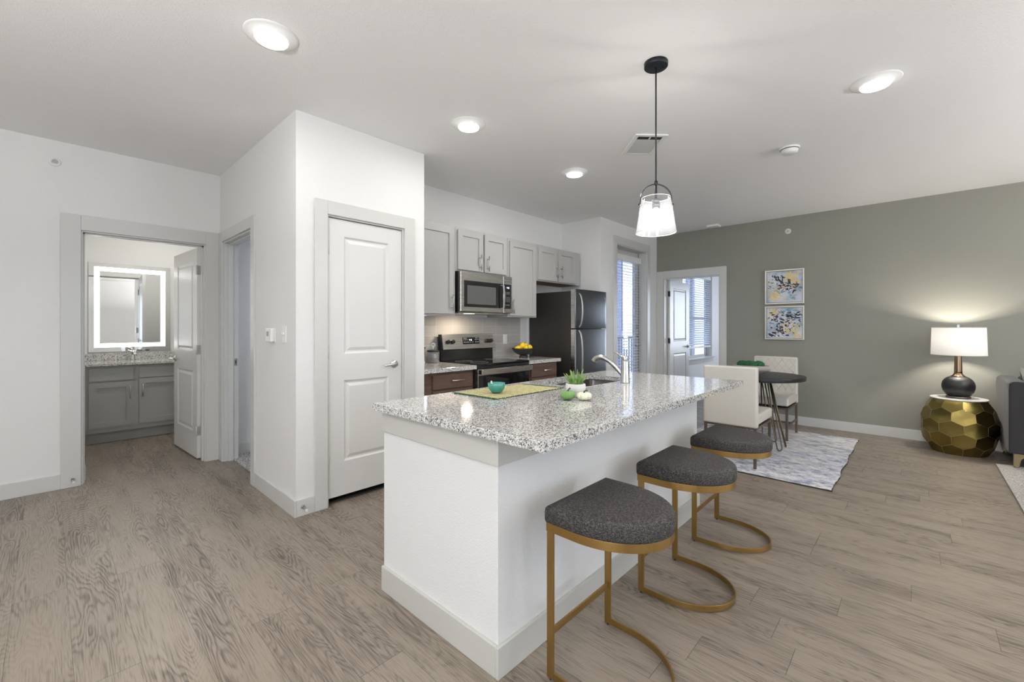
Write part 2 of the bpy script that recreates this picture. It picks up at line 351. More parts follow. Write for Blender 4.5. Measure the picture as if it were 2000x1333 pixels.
def succ_mat():
    m, nt, b = new_mat('succulent_leaf')
    n = node(nt, 'ShaderNodeTexNoise', Vector=coords(nt), Scale=30.0)
    nt.links.new(ramp(nt, n.outputs['Fac'], [(0.35, (0.075, 0.17, 0.04)), (0.65, (0.24, 0.36, 0.10))]), b.inputs['Base Color'])
    b.inputs['Roughness'].default_value = 0.45; return m
M['succ'] = succ_mat()
def canvas_mat():
    m, nt, b = new_mat('washed_canvas')
    n = node(nt, 'ShaderNodeTexNoise', Vector=coords(nt), Scale=7.0, Detail=5.0, Roughness=0.6)
    nt.links.new(ramp(nt, n.outputs['Fac'], [(0.33, (0.24, 0.34, 0.42)), (0.43, (0.47, 0.53, 0.60)), (0.52, (0.63, 0.65, 0.71)), (0.75, (0.70, 0.70, 0.75))]), b.inputs['Base Color'])
    b.inputs['Roughness'].default_value = 0.6; return m
M['canvas'] = canvas_mat()

# ------------------------------------------------------------------ mesh builder
class MB:
    def __init__(s): s.v = []; s.f = []; s.m = []; s.cur = 0; s.sm = []; s.smooth = False
    def mat(s, i): s.cur = i; return s
    def add(s, vs, fs, smooth=None):
        o = len(s.v); s.v += [Vector(p) for p in vs]
        for f in fs: s.f.append(tuple(i + o for i in f)); s.m.append(s.cur); s.sm.append(s.smooth if smooth is None else smooth)
        return s
    def box(s, x0, x1, y0, y1, z0, z1):
        x0, x1 = min(x0, x1), max(x0, x1); y0, y1 = min(y0, y1), max(y0, y1); z0, z1 = min(z0, z1), max(z0, z1)
        vs = [(x0, y0, z0), (x1, y0, z0), (x1, y1, z0), (x0, y1, z0), (x0, y0, z1), (x1, y0, z1), (x1, y1, z1), (x0, y1, z1)]
        return s.add(vs, [(0, 3, 2, 1), (4, 5, 6, 7), (0, 1, 5, 4), (1, 2, 6, 5), (2, 3, 7, 6), (3, 0, 4, 7)], False)
    def loft(s, rings, cap0=True, cap1=True, closed=True, smooth=True):
        n = len(rings[0]); vs = [p for r in rings for p in r]; fs = []
        for i in range(len(rings) - 1):
            for j in range(n if closed else n - 1):
                a = i * n + j; b = i * n + (j + 1) % n
                fs.append((a, b, b + n, a + n))
        s.add(vs, fs, smooth); o = len(s.v) - len(vs)
        if cap0: s.f.append(tuple(o + i for i in reversed(range(n)))); s.m.append(s.cur); s.sm.append(False)
        if cap1: s.f.append(tuple(o + (len(rings) - 1) * n + i for i in range(n))); s.m.append(s.cur); s.sm.append(False)
        return s
    def lathe(s, c, prof, n=40, cap0=True, cap1=True, smooth=True, axis='z', sx=1, sy=1):
        rings = []
        for r, h in prof:
            ring = []
            for k in range(n):
                a = 2 * pi * k / n; u, v = r * cos(a) * sx, r * sin(a) * sy
                if axis == 'z': p = (c[0] + u, c[1] + v, c[2] + h)
                elif axis == 'y': p = (c[0] + v, c[1] + h, c[2] + u)
                else: p = (c[0] + h, c[1] + u, c[2] + v)
                ring.append(p)
            rings.append(ring)
        return s.loft(rings, cap0, cap1, True, smooth)
    def cyl(s, c, r, h, n=32, axis='z', smooth=True, r2=None):
        return s.lathe(c, [(r, 0), (r2 if r2 is not None else r, h)], n, axis=axis, smooth=smooth)
    def tube(s, pts, r, n=10, closed=False, taper=None, caps=True):
        pts = [Vector(p) for p in pts]; N = len(pts); rings = []
        up = None
        for i in range(N):
            if closed: t = pts[(i + 1) % N] - pts[i - 1]
            else: t = pts[min(i + 1, N - 1)] - pts[max(i - 1, 0)]
            t.normalize()
            if up is None:
                up = Vector((0, 0, 1)) if abs(t.z) < 0.9 else Vector((1, 0, 0))
            up = (up - t * up.dot(t)); up.normalize(); b = t.cross(up)
            rr = r if taper is None else r * taper[i]
            rings.append([pts[i] + up * (rr * cos(2 * pi * k / n)) + b * (rr * sin(2 * pi * k / n)) for k in range(n)])
        if closed: rings.append(rings[0]); return s.loft(rings, False, False)
        return s.loft(rings, caps, caps)
    def strip(s, pts, wvec, th, w, closed=False):
        """flat bar swept along pts: wide side along wvec, thickness th across it"""
        pts = [Vector(p) for p in pts]; N = len(pts); W = Vector(wvec).normalized(); rings = []
        for i in range(N):
            if closed: t1 = (pts[i] - pts[i - 1]).normalized(); t2 = (pts[(i + 1) % N] - pts[i]).normalized()
            else:
                t1 = (pts[i] - pts[max(i - 1, 0)]); t2 = (pts[min(i + 1, N - 1)] - pts[i])
                if t1.length < 1e-9: t1 = t2
                if t2.length < 1e-9: t2 = t1
                t1 = t1.normalized(); t2 = t2.normalized()
            t = (t1 + t2).normalized(); nrm = t.cross(W).normalized()
            k = 1 / max(0.5, t.dot(t1))
            a, c = nrm * th / 2 * k, W * w / 2
            rings.append([pts[i] - a - c, pts[i] + a - c, pts[i] + a + c, pts[i] - a + c])
        if closed: rings.append(rings[0]); return s.loft(rings, False, False, smooth=False)
        return s.loft(rings, True, True, smooth=False)
    def sphere(s, c, r, n=20, m=12, sx=1, sy=1, sz=1):
        return s.lathe(c, [(max(1e-4, r * sin(pi * i / m)), -r * sz * cos(pi * i / m)) for i in range(m + 1)], n, sx=sx, sy=sy)
    def prism(s, poly, z0, z1):
        n = len(poly)
        return s.loft([[(x, y, z0) for x, y in poly], [(x, y, z1) for x, y in poly]], smooth=False)
    def xf(s, mat, start=0):
        for i in range(start, len(s.v)): s.v[i] = mat @ s.v[i]
        return s

WL = {}   # world location of each object built (unrotated scenes)
def wloc(o):
    return WL.get(o.name, Vector((0, 0, 0))) if o else Vector((0, 0, 0))
def obj(name, mb, mats, parent=None, base=None, bevel=0, seg=2, local=False, angle=35):
    me = bpy.data.meshes.new(name)
    P = wloc(parent)
    if local: org = Vector((0, 0, 0)); sub = Vector((0, 0, 0))
    else: org = Vector(base) if base is not None else P.copy(); sub = org
    me.from_pydata([tuple(v - sub) for v in mb.v], [], mb.f)
    if not isinstance(mats, (list, tuple)): mats = [mats]
    for m in mats: me.materials.append(M[m] if isinstance(m, str) else m)
    me.polygons.foreach_set('material_index', mb.m); me.polygons.foreach_set('use_smooth', mb.sm)
    me.update()
    bm = bmesh.new(); bm.from_mesh(me); bmesh.ops.recalc_face_normals(bm, faces=bm.faces); bm.to_mesh(me); bm.free()
    o = bpy.data.objects.new(name, me); COL.objects.link(o)
    o.location = (0, 0, 0) if local else org - P
    if parent: o.parent = parent
    WL[o.name] = (P if local else org).copy()
    if bevel:
        md = o.modifiers.new('bevel', 'BEVEL'); md.width = bevel; md.segments = seg; md.limit_method = 'ANGLE'; md.angle_limit = radians(angle); md.harden_normals = False
    return o
def tag(o, label, cat, group=None, kind=None):
    if label: o['label'] = label
    if cat: o['category'] = cat
    if group: o['group'] = group
    if kind: o['kind'] = kind
    return o
def thing(name, loc, label, cat, group=None, rz=0):
    o = bpy.data.objects.new(name, None); COL.objects.link(o); o.location = loc; o.rotation_euler = (0, 0, rz)
    o.empty_display_size = 0.1
    WL[o.name] = Vector(loc); return tag(o, label, cat, group)
def part(name, mb, mats, parent, label=None, **k):
    o = obj(name, mb, mats, parent, **k)
    if label: o['label'] = label
    return o
def struct(name, mb, mats, **k):
    o = obj(name, mb, mats, **k); o['kind'] = 'structure'; return o
def kids(o): return [c for c in bpy.data.objects if c.parent == o]
def copy_tree(o, parent=None):
    c = o.copy(); COL.objects.link(c); c.parent = parent
    for ch in kids(o): copy_tree(ch, c)
    return c

# ------------------------------------------------------------------ the room
YL = 4.93; XS = 1.135; YP = 3.045; YK = 3.69; XJ = 4.99; YD = 3.055; XO = 6.69
FX0, FX1, FY0, FY1 = -3.0, 10.4, -4.6, 7.2
struct('floor', MB().box(FX0 - .2, FX1, FY0 - .2, YD + 0.12, -0.1, 0).box(FX0 - .2, 5.2, YD + 0.12, FY1, -0.1, 0), 'floor')
c = MB().box(FX0 - .2, FX1, FY0 - .2, 4.6, HC, HC + .12).box(FX0 - .2, 5.2, 4.6, FY1, HC, HC + .12)
struct('ceiling', c, 'ceiling')
def wall(name, boxes, mat='wall'):
    mb = MB()
    for b in boxes: mb.box(*b)
    return struct(name, mb, mat)
T = 0.12
BO = (0.18, 1.02, 2.06)     # bathroom opening x0 x1 ztop
wall('wall_left', [(FX0, BO[0], YL, YL + T, 0, HC), (BO[0], BO[1], YL, YL + T, BO[2], HC), (BO[1], 3.2, YL, YL + T, 0, HC)])
SO = (3.955, 4.80, 2.085)
wall('wall_hall', [(XS, XS + T, YP, SO[0], 0, HC), (XS, XS + T, SO[0], SO[1], SO[2], HC), (XS, XS + T, SO[1], YL, 0, HC)])
PO = (1.345, 1.972, 2.075)
wall('wall_pantry', [(XS + T, PO[0], YP, YP + T, 0, HC), (PO[0], PO[1], YP, YP + T, PO[2], HC), (PO[1], 2.172, YP, YP + T, 0, HC), (2.052, 2.172, YP + T, YK, 0, HC)])
wall('wall_kitchen', [(XS + T, XJ + T, YK, YK + T, 0, HC)])
wall('wall_jog', [(XJ, XJ + T, YD, YK, 0, HC)])
DO = (5.407, 6.335, 2.44)
TP = 0.16
wall('wall_patio', [(XJ + T, DO[0], YD, YD + TP, 0, HC), (DO[0], DO[1], YD, YD + TP, DO[2], HC), (DO[1], XO + T, YD, YD + TP, 0, HC)])
OO = (2.094, 2.942, 2.045)
wall('wall_right', [(XO, XO + T, FY0, OO[0], 0, HC), (XO, XO + T, OO[0], OO[1], OO[2], HC), (XO, XO + T, OO[1], YD, 0, HC)], 'olive')
# living room behind the camera, with window openings added for light
wall('wall_front', [(FX0, -1.4, FY0 - .2, FY0, 0, HC), (-1.4, 0.6, FY0 - .2, FY0, 0, 0.35), (-1.4, 0.6, FY0 - .2, FY0, 2.35, HC), (0.6, 2.4, FY0 - .2, FY0, 0, HC),
                    (2.4, 4.4, FY0 - .2, FY0, 0, 0.35), (2.4, 4.4, FY0 - .2, FY0, 2.35, HC), (4.4, XO + T, FY0 - .2, FY0, 0, HC)])
wall('wall_west', [(FX0 - .2, FX0, FY0, -1.45, 0, HC), (FX0 - .2, FX0, -1.45, 0.25, 0, 0.5), (FX0 - .2, FX0, -1.45, 0.25, 2.4, HC), (FX0 - .2, FX0, 0.25, YL + T, 0, HC)])
# bathroom shell
BX0, BX1, BY = 0.20, 2.45, 7.04
wall('wall_bathroom', [(BX0 - T, BX0, YL + T, BY, 0, HC), (BX0 - T, BX1 + T, BY, BY + T, 0, HC), (BX1, BX1 + T, YL + T, BY, 0, HC)])
# room behind the hall door
wall('wall_closet', [(3.2, 3.2 + T, YK + T, YL + T, 0, HC)])
struct('floor_carpet', MB().box(XS + T, 3.2, YK + T, YL, 0.001, 0.012).box(XS + 0.075, XS + T, SO[0], SO[1], 0.001, 0.012), 'carpet')
# bedroom shell beyond the olive wall
WO = (7.75, 9.28, 0.68, 2.3)
wall('wall_bedroom', [(XO + T, WO[0], YD, YD + TP, 0, HC), (WO[0], WO[1], YD, YD + TP, 0, WO[2]), (WO[0], WO[1], YD, YD + TP, WO[3], HC), (WO[1], FX1, YD, YD + TP, 0, HC),
                      (FX1, FX1 + T, 0.28, 0.8, 0, HC), (FX1, FX1 + T, 0.8, 2.2, 0, .7), (FX1, FX1 + T, 0.8, 2.2, 2.2, HC), (FX1, FX1 + T, 2.2, YD + TP, 0, HC), (XO + T, FX1, 0.28, 0.4, 0, HC)])

# baseboards
BH, BT = 0.113, 0.014
def base(name, boxes, mat='trim'):
    mb = MB()
    for b in boxes: mb.box(*b)
    return struct(name, mb, mat, bevel=0.002)
base('baseboard_left', [(FX0, 0.065, YL - BT, YL, 0, BH), (XS + T, 3.2, YL - BT, YL, 0.012, BH)])
base('baseboard_hall', [(XS - BT, XS, YP - BT, 3.862, 0, BH), (XS, 1.254, YP - BT, YP, 0, BH)])
base('baseboard_pantry', [(2.068, 2.172 + BT, YP - BT, YP, 0, BH)])
base('baseboard_patio', [(XJ, 5.31, YD - BT, YD, 0, BH), (6.43, XO, YD - BT, YD, 0, BH)])
base('baseboard_right', [(XO - BT, XO, FY0, 2.0, 0, BH)])
base('baseboard_front', [(FX0, XO, FY0, FY0 + BT, 0, BH)])
base('baseboard_bathroom', [(BX0, BX0 + BT, YL + T, 6.48, 0, BH)])

# casings + jambs   (structure trims)
def casing_y(name, x0, x1, zt, Y, ox0, ox1, ozt, depth, sgn=-1):
    """opening in a y=const wall, casing on the side sgn; x0,x1,zt = clear opening, ox*,ozt = outer"""
    mb = MB(); t = 0.016
    a, b = (Y + sgn * t, Y) if sgn < 0 else (Y, Y + t)
    mb.box(ox0, x0, a, b, 0, ozt).box(x1, ox1, a, b, 0, ozt).box(x0, x1, a, b, zt, ozt)
    return struct(name, mb, 'trim', bevel=0.0025)
def jamb_y(name, x0, x1, zt, Y0, Y1):
    j = 0.012
    mb = MB().box(x0 - .001, x0 + j, Y0 + .0005, Y1, 0, zt).box(x1 - j, x1 + .001, Y0 + .0005, Y1, 0, zt).box(x0 + j, x1 - j, Y0 + .0005, Y1, zt - j, zt + .001)
    return struct(name, mb, 'trim', bevel=0.0015)
casing_y('trim_1', BO[0], BO[1], BO[2], YL, 0.065, XS - 0.001, 2.18, T)
jb = jamb_y('trim_2', BO[0], BO[1], BO[2], YL, YL + T)
jb2 = MB().box(BO[0] + .012, BO[0] + .024, YL + .035, YL + .075, 0, BO[2] - .012).box(BO[1] - .024, BO[1] - .012, YL + .035, YL + .075, 0, BO[2] - .012).box(BO[0] + .012, BO[1] - .012, YL + .035, YL + .075, BO[2] - .024, BO[2] - .012)
struct('trim_3', jb2, 'trim')
# hall door opening in the x = XS wall
mb = MB().box(XS - .016, XS, 3.862, SO[0], 0, 2.18).box(XS - .016, XS, SO[1], YL - 0.018, 0, 2.18).box(XS - .016, XS, SO[0], SO[1], SO[2], 2.18)
struct('trim_4', mb, 'trim', bevel=0.0025)
j = 0.014
mb = MB().box(XS + .0005, XS + T, SO[0] - .001, SO[0] + j, 0, SO[2]).box(XS + .0005, XS + T, SO[1] - j, SO[1] + .001, 0, SO[2]).box(XS + .0005, XS + T, SO[0] + j, SO[1] - j, SO[2] - j, SO[2] + .001)
mb.box(XS + .035, XS + .075, SO[0] + j, SO[0] + j + .012, 0, SO[2] - j).box(XS + .035, XS + .075, SO[1] - j - .012, SO[1] - j, 0, SO[2] - j).box(XS + .035, XS + .075, SO[0] + j + .012, SO[1] - j - .012, SO[2] - j - .012, SO[2] - j)
struct('trim_5', mb, 'trim', bevel=0.0015)
casing_y('trim_6', PO[0], PO[1], PO[2], YP, 1.254, 2.068, 2.172, T)
jamb_y('trim_7', PO[0], PO[1], PO[2], YP, YP + T)
casing_y('trim_8', DO[0], DO[1], DO[2], YD, 5.31, 6.425, 2.55, TP)
jamb_y('trim_9', DO[0], DO[1], DO[2], YD, YD + TP)
mb = MB().box(XO - .016, XO, 2.0, OO[0], 0, 2.162).box(XO - .016, XO, OO[1], YD - 0.002, 0, 2.162).box(XO - .016, XO, OO[0], OO[1], OO[2], 2.162)
struct('trim_10', mb, 'trim', bevel=0.0025)
mb = MB().box(XO + .0005, XO + T, OO[0] - .001, OO[0] + j, 0, OO[2]).box(XO + .0005, XO + T, OO[1] - j, OO[1] + .001, 0, OO[2]).box(XO + .0005, XO + T, OO[0] + j, OO[1] - j, OO[2] - j, OO[2] + .001)
struct('trim_11', mb, 'trim', bevel=0.0015)

# ------------------------------------------------------------------ panel doors
def nested_face(mb, u0, u1, v0, v1, steps, P):
    """concentric rectangles; P(u,v,d) -> point; steps = [(inset, depth)...], last one filled"""
    ring = lambda i, d: [P(u0 + i, v0 + i, d), P(u1 - i, v0 + i, d), P(u1 - i, v1 - i, d), P(u0 + i, v1 - i, d)]
    rs = [ring(i, d) for i, d in steps]
    for a, b in zip(rs, rs[1:]):
        mb.add(a + b, [(k, (k + 1) % 4, 4 + (k + 1) % 4, 4 + k) for k in range(4)], False)
    mb.add(rs[-1], [(0, 1, 2, 3)], False)
def panel_slab(W, H, th, panels, steps, both=True):
    """local slab: x 0..W, y 0..-th (front at y=0 facing -y ... front face at y=0), z 0..H"""
    mb = MB()
    us = sorted({0, W} | {p[0] for p in panels} | {p[1] for p in panels}); vs = sorted({0, H} | {p[2] for p in panels} | {p[3] for p in panels})
    sides = [lambda u, v, d: (u, d, v)] + ([lambda u, v, d: (u, th - d, v)] if both else [])
    for P in sides:
        for a, b in zip(us, us[1:]):
            for c2, d2 in zip(vs, vs[1:]):
                if any(abs(p[0] - a) < 1e-6 and abs(p[1] - b) < 1e-6 and abs(p[2] - c2) < 1e-6 and abs(p[3] - d2) < 1e-6 for p in panels):
                    nested_face(mb, a, b, c2, d2, steps, P)
                else: mb.add([P(a, c2, 0), P(b, c2, 0), P(b, d2, 0), P(a, d2, 0)], [(0, 1, 2, 3)], False)
    if not both: mb.add([(0, th, 0), (W, th, 0), (W, th, H), (0, th, H)], [(0, 1, 2, 3)], False)
    mb.add([(0, 0, 0), (W, 0, 0), (W, th, 0), (0, th, 0), (0, 0, H), (W, 0, H), (W, th, H), (0, th, H)], [(0, 1, 2, 3), (4, 5, 6, 7), (1, 2, 6, 5), (0, 3, 7, 4)], False)
    return mb
DSTEP = [(0, 0), (0.012, 0.008), (0.022, 0.009), (0.045, 0.002), (0.047, 0.002)]
def interior_door(name, label, cat, hinge, ang, W, H, lever_side, mirror=False):
    """hinge point at floor; slab runs along +x local (or -x when mirror) rotated by ang"""
    d = thing(name, hinge, label, cat, rz=ang); d['kind'] = 'structure'
    st = 0.118 * W / 0.62 if W < 0.7 else 0.135
    pn = [(st, W - st, 0.245, 0.835), (st, W - st, 1.03, H - 0.12)]
    mb = panel_slab(W, H, 0.035, pn, DSTEP)
    if mirror: mb.xf(Matrix.Scale(-1, 4, (1, 0, 0)))
    o = obj('door_slab', mb, 'door', d, local=True, bevel=0.0015)
    sx = -1 if mirror else 1
    for side, yy in ((-1, 0.0), (1, 0.035)):
        h = MB(); x = (W - 0.065) * sx
        h.lathe((x, yy, 0.93), [(0.031, 0), (0.031, side * .004), (0.026, side * .010), (0.013, side * .014), (0.012, side * .042)], 28, axis='y')
        pts = [(x, yy + side * .045, .93), (x - sx * .03, yy + side * .050, .931), (x - sx * .07, yy + side * .050, .928), (x - sx * .108, yy + side * .046, .924)]
        h.tube(pts, 0.0105, 12, taper=[1.15, 1.1, .85, .7])
        p = obj('door_handle', h, 'nickel', d, local=True); p['label'] = 'satin nickel lever handle'
    hg = MB()
    for z in (0.22, 1.0, H - 0.26):
        hm = MB().cyl((-0.004 * sx, -0.004 if lever_side < 0 else 0.039, z), 0.006, 0.09, 12)
        hm.box(0, 0.001 * sx, 0.002, 0.030, z, z + .09)
        obj('hinge', hm, 'trim', d, local=True)
    return d
# pantry door, closed
pd_ = interior_door('door_1', 'closed white two-panel door in the pantry wall, left of the kitchen cabinets', 'door', (PO[0] + .016, YP + 0.012, 0.052), 0, PO[1] - PO[0] - .032, 2.006, -1)
struct('door_gap_shade', MB().box(PO[0], PO[1], YP + .055, YP + T, 0.0005, 0.012), 'dark_void')  # near-black strip stands for the shade under the closed door
wall('wall_pantry_back', [(PO[0] - .1, 2.05, YP + T + .25, YP + T + .3, 0, HC)])
# bathroom door open into the bathroom, hinged on the right jamb
dirn = Vector((0.958 - 1.006, 5.9 - 5.095)); L_ = 0.81
angb = math.atan2(dirn.y, dirn.x)
interior_door('door_2', 'open white two-panel door swung into the bathroom beside the vanity', 'door', (1.012, YL + T + 0.012, 0.012), angb, L_, 2.03, 1)
# bedroom door open at right angles, seen through the olive wall's doorway
interior_door('door_3', 'open white two-panel door inside the olive wall doorway', 'door', (XO + T + 0.01, OO[1] - 0.05, 0.012), 0, 0.80, 2.015, -1)
# bedroom opening strike plate, hall opening strike plate
o = obj('strike_plate', MB().box(XS + .085, XS + .108, SO[1] - j - .0015, SO[1] - j, 0.905, 0.975).mat(1).box(XS + .092, XS + .101, SO[1] - j - .002, SO[1] - j - .0012, 0.925, 0.955), ['nickel', 'dark_void'])
tag(o, 'small metal strike plate in the jamb of the hall doorway', 'strike plate')

# ------------------------------------------------------------------ ceiling fittings
labs = ['ceiling disc light above the hall, nearest the bathroom doorway', 'ceiling disc light above the kitchen aisle, middle of the row', 'ceiling disc light farthest along the kitchen aisle', 'ceiling disc light over the open floor on the right of the pendant',
        None, None, None, None, None]
proto = None
def disc_light(cx, cy, label):
    t = thing('ceiling_light', (cx, cy, HC), label or 'unseen disc light added to the ceiling as fill', 'ceiling light', 'recessed ceiling disc lights')
    part('trim_ring', MB().lathe((cx, cy, HC), [(0.124, 0), (0.122, -.003), (0.110, -.0055), (0.092, -.008), (0.082, -.014), (0.0745, -.022), (0.0725, -.020)], 48, cap0=False, cap1=False), 'ring', t)
    part('diffuser', MB().lathe((cx, cy, HC), [(0.0730, -.021), (0.0725, -.0265), (0.066, -.0290), (0.05, -.0298)], 40), 'diffuser', t)
    return t
for (cx, cy, k), lb in zip(CANS, labs): disc_light(cx, cy, lb)
disc_light(1.0, 6.05, 'added ceiling disc light inside the bathroom, out of view')

# HVAC vent, turned 45 degrees
vt = thing('ceiling_vent', (3.255, 1.595, HC), 'white rectangular air vent in the ceiling behind the pendant cord', 'vent', rz=radians(-45))
vt.rotation_euler = (0, 0, radians(45))
a, b_ = 0.19, 0.125
mb = MB(); t_ = 0.03
for (x0, x1, y0, y1) in ((-a, a, -b_, -b_ + t_), (-a, a, b_ - t_, b_), (-a, -a + t_, -b_ + t_, b_ - t_), (a - t_, a, -b_ + t_, b_ - t_)): mb.box(x0, x1, y0, y1, -.010, 0)
obj('vent_frame', mb, 'white_plastic', vt, local=True, bevel=0.002)
obj('vent_duct', MB().box(-a + t_, a - t_, -b_ + t_, b_ - t_, -.0015, -.0005), 'grey_plastic', vt, local=True)
mb = MB()
for k in range(15):
    y = -b_ + t_ + 0.006 + k * 0.0128
    mb.add([(-a + .085, y, -.009), (a - t_, y, -.009), (a - t_, y + .006, -.003), (-a + .085, y + .006, -.003), (-a + .085, y + .0015, -.010), (a - t_, y + .0015, -.010), (a - t_, y + .0075, -.004), (-a + .085, y + .0075, -.004)],
           [(0, 1, 2, 3), (4, 5, 6, 7), (0, 1, 5, 4), (3, 2, 6, 7)])
obj('louvre', mb, 'white_plastic', vt, local=True)
obj('damper', MB().box(-a + t_, -a + .083, -b_ + t_, b_ - t_, -.004, -.002), 'dark_void', vt, local=True)
obj('damper_tab', MB().box(-a + .04, -a + .075, -.004, .004, -.012, -.004), 'white_plastic', vt, local=True)
vt.rotation_euler = (0, 0, radians(45))

sm = thing('smoke_detector', (4.126, 0.755, HC), 'round white smoke detector on the ceiling', 'smoke detector')
part('mounting_plate', MB().lathe((4.126, .755, HC), [(0.072, 0), (0.072, -.010), (0.067, -.014)], 40), 'white_plastic', sm)
part('housing', MB().lathe((4.126, .755, HC), [(0.060, -.012), (0.062, -.022), (0.056, -.042), (0.046, -.049), (0.020, -.051)], 40), 'white_plastic', sm)
part('vent_slot', MB().lathe((4.126, .755, HC), [(0.0625, -.0145), (0.0625, -.0185)], 40, cap0=False, cap1=False), 'dark_void', sm)
o = obj('detector_box', MB().box(6.44, 6.58, 2.04, 2.20, HC - .032, HC), 'white_plastic', base=(6.51, 2.12, HC), bevel=.01); tag(o, 'small white sensor on the ceiling near the olive wall doorway', 'sensor')
def sprinkler(x, y, z, axis, s, label):
    t = thing('sprinkler_head', (x, y, z), label, 'sprinkler')
    part('cover_ring', MB().lathe((x, y, z), [(0.035, 0), (0.034, s * .006), (0.022, s * .008), (0.020, s * .002)], 32, axis=axis), 'white_plastic', t)
    part('deflector', MB().lathe((x, y, z), [(0.008, 0), (0.006, s * .016), (0.014, s * .018), (0.014, s * .020)], 20, axis=axis), 'chrome', t)
sprinkler(0.035, YL, 2.572, 'y', -1, 'round sprinkler head high on the white wall at far left')
sprinkler(XO, 1.241, 2.548, 'x', -1, 'round white sprinkler head high on the olive wall')

# pendant
px, py = 2.296, 1.053
pt = thing('pendant_lamp', (px, py, HC), 'pendant lamp with clear glass bell shade on a black cord', 'pendant lamp')
part('canopy', MB().lathe((px, py, HC), [(0.063, 0), (0.063, -.022), (0.060, -.025)], 48), 'black_metal', pt)
for s_ in (-1, 1): part('canopy_screw', MB().cyl((px + s_ * .03, py - s_ * .028, HC - .036), .006, .012, 12), 'black_metal', pt)
part('cord', MB().tube([(px, py, HC - .024), (px, py, 2.07)], 0.0042, 12), 'black_metal', pt)
part('stem', MB().tube([(px, py, 2.085), (px, py, 1.99)], 0.0062, 12).cyl((px, py, 2.066), .010, .018, 16), 'black_metal', pt)
d_ = Vector((0.682, -0.731))   # hoop lies across the view
hp = []
for k in range(33):
    a_ = pi * k / 32; hp.append((px + d_.x * 0.086 * cos(a_), py + d_.y * 0.086 * cos(a_), 1.985 + 0.083 * sin(a_)))
hp = [(px + d_.x * .088, py + d_.y * .088, 1.955)] + hp + [(px - d_.x * .088, py - d_.y * .088, 1.955)]
part('hoop', MB().strip(hp, (d_.y, -d_.x, 0), 0.0035, 0.012), 'black_metal', pt)
for s in (1, -1): part('knob', MB().sphere((px + s * d_.x * .092, py + s * d_.y * .092, 1.957), .0065, 12, 8), 'black_metal', pt)
M['socket'] = simple('dark_nickel', (.20, .20, .21), .25, 1.0)
part('socket', MB().lathe((px, py, 1.985), [(0.016, 0), (0.020, -.004), (0.020, -.016), (0.017, -.018), (0.020, -.022), (0.020, -.048), (0.016, -.050)], 28), 'socket', pt)
prof = [(0.010, 1.992), (0.060, 1.992), (0.072, 1.990), (0.078, 1.983), (0.083, 1.96), (0.090, 1.92), (0.098, 1.86), (0.106, 1.802)]
prof = [(0.0755, 1.992), (0.080, 1.975), (0.087, 1.94), (0.094, 1.89), (0.101, 1.84), (0.107, 1.80)]
gm = MB().lathe((px, py, 0), prof, 64, cap0=False, cap1=False)
part('glass_shade', gm, 'shade_glass', pt, label='clear glass bell shade')
M['rimglass'] = simple('bright_glass_rim', (0.9, 0.92, 0.95), 0.1)
for r_, z_ in ((0.107, 1.80), (0.0755, 1.992)): part('glass_rim', MB().tube([(px + r_ * cos(2 * pi * k / 64), py + r_ * sin(2 * pi * k / 64), z_) for k in range(64)], 0.0013, 6, closed=True), 'rimglass', pt)
part('bulb', MB().lathe((px, py, 1.897), [(0.012, 0.038), (0.013, .030), (0.022, .022), (0.029, .010), (0.0305, 0), (0.028, -.012), (0.019, -.024), (0.006, -.030)], 28), 'bulb', pt)
pl = bpy.data.lights.new('pendant_bulb_lamp', 'POINT'); pl.energy = 33; pl.color = WARM; pl.shadow_soft_size = 0.036
po = bpy.data.objects.new('pendant_bulb_lamp', pl); COL.objects.link(po); po.location = (px, py, 1.897)

# ------------------------------------------------------------------ wall plates
def plate(name, ax, pos, label, kind='switch', w=0.072, h=0.117):
    """ax 'x-' plate on a wall facing -x ; 'y-' on a wall facing -y"""
    x, y, z = pos; t = thing(name, pos, label, kind)
    if ax == 'x-':
        part('cover_plate', MB().box(x - .006, x, y - w / 2, y + w / 2, z - h / 2, z + h / 2), 'white_plastic', t, bevel=.002)
        if kind == 'light switch': part('toggle', MB().box(x - .016, x - .006, y - .006, y + .006, z - .004, z + .012), 'white_plastic', t, bevel=.001)
        if kind == 'outlet': part('socket_face', MB().box(x - .009, x - .006, y - .017, y + .017, z - .034, z + .034), 'white_plastic', t, bevel=.001)
    else:
        part('cover_plate', MB().box(x - w / 2, x + w / 2, y - .006, y, z - h / 2, z + h / 2), 'white_plastic', t, bevel=.002)
        if kind == 'light switch': part('toggle', MB().box(x - .006, x + .006, y - .016, y - .006, z - .004, z + .012), 'white_plastic', t, bevel=.001)
        if kind == 'outlet': part('socket_face', MB().box(x - .017, x + .017, y - .009, y - .006, z - .034, z + .034), 'white_plastic', t, bevel=.001)
    return t
sw = plate('light_switch', 'x-', (XS, 3.247, 1.226), 'white double light switch on the pantry block, right of the thermostat', 'light switch', w=.075, h=.12)
part('toggle', MB().box(XS - .016, XS - .006, 3.262, 3.274, 1.222, 1.238), 'white_plastic', sw, bevel=.001)
th = thing('thermostat', (XS, 3.49, 1.218), 'white thermostat on the pantry block wall, left of the light switch', 'thermostat')
part('back_plate', MB().box(XS - .006, XS, 3.42, 3.535, 1.165, 1.27), 'white_plastic', th, bevel=.003)
part('housing', MB().box(XS - .032, XS - .006, 3.43, 3.54, 1.168, 1.267), 'white_plastic', th, bevel=.005)
part('screen', MB().box(XS - .033, XS - .032, 3.475, 3.515, 1.21, 1.245), 'grey_plastic', th)
plate('light_switch', 'y-', (1.458, YL, 1.20), 'light switch seen through the hall doorway', 'light switch')
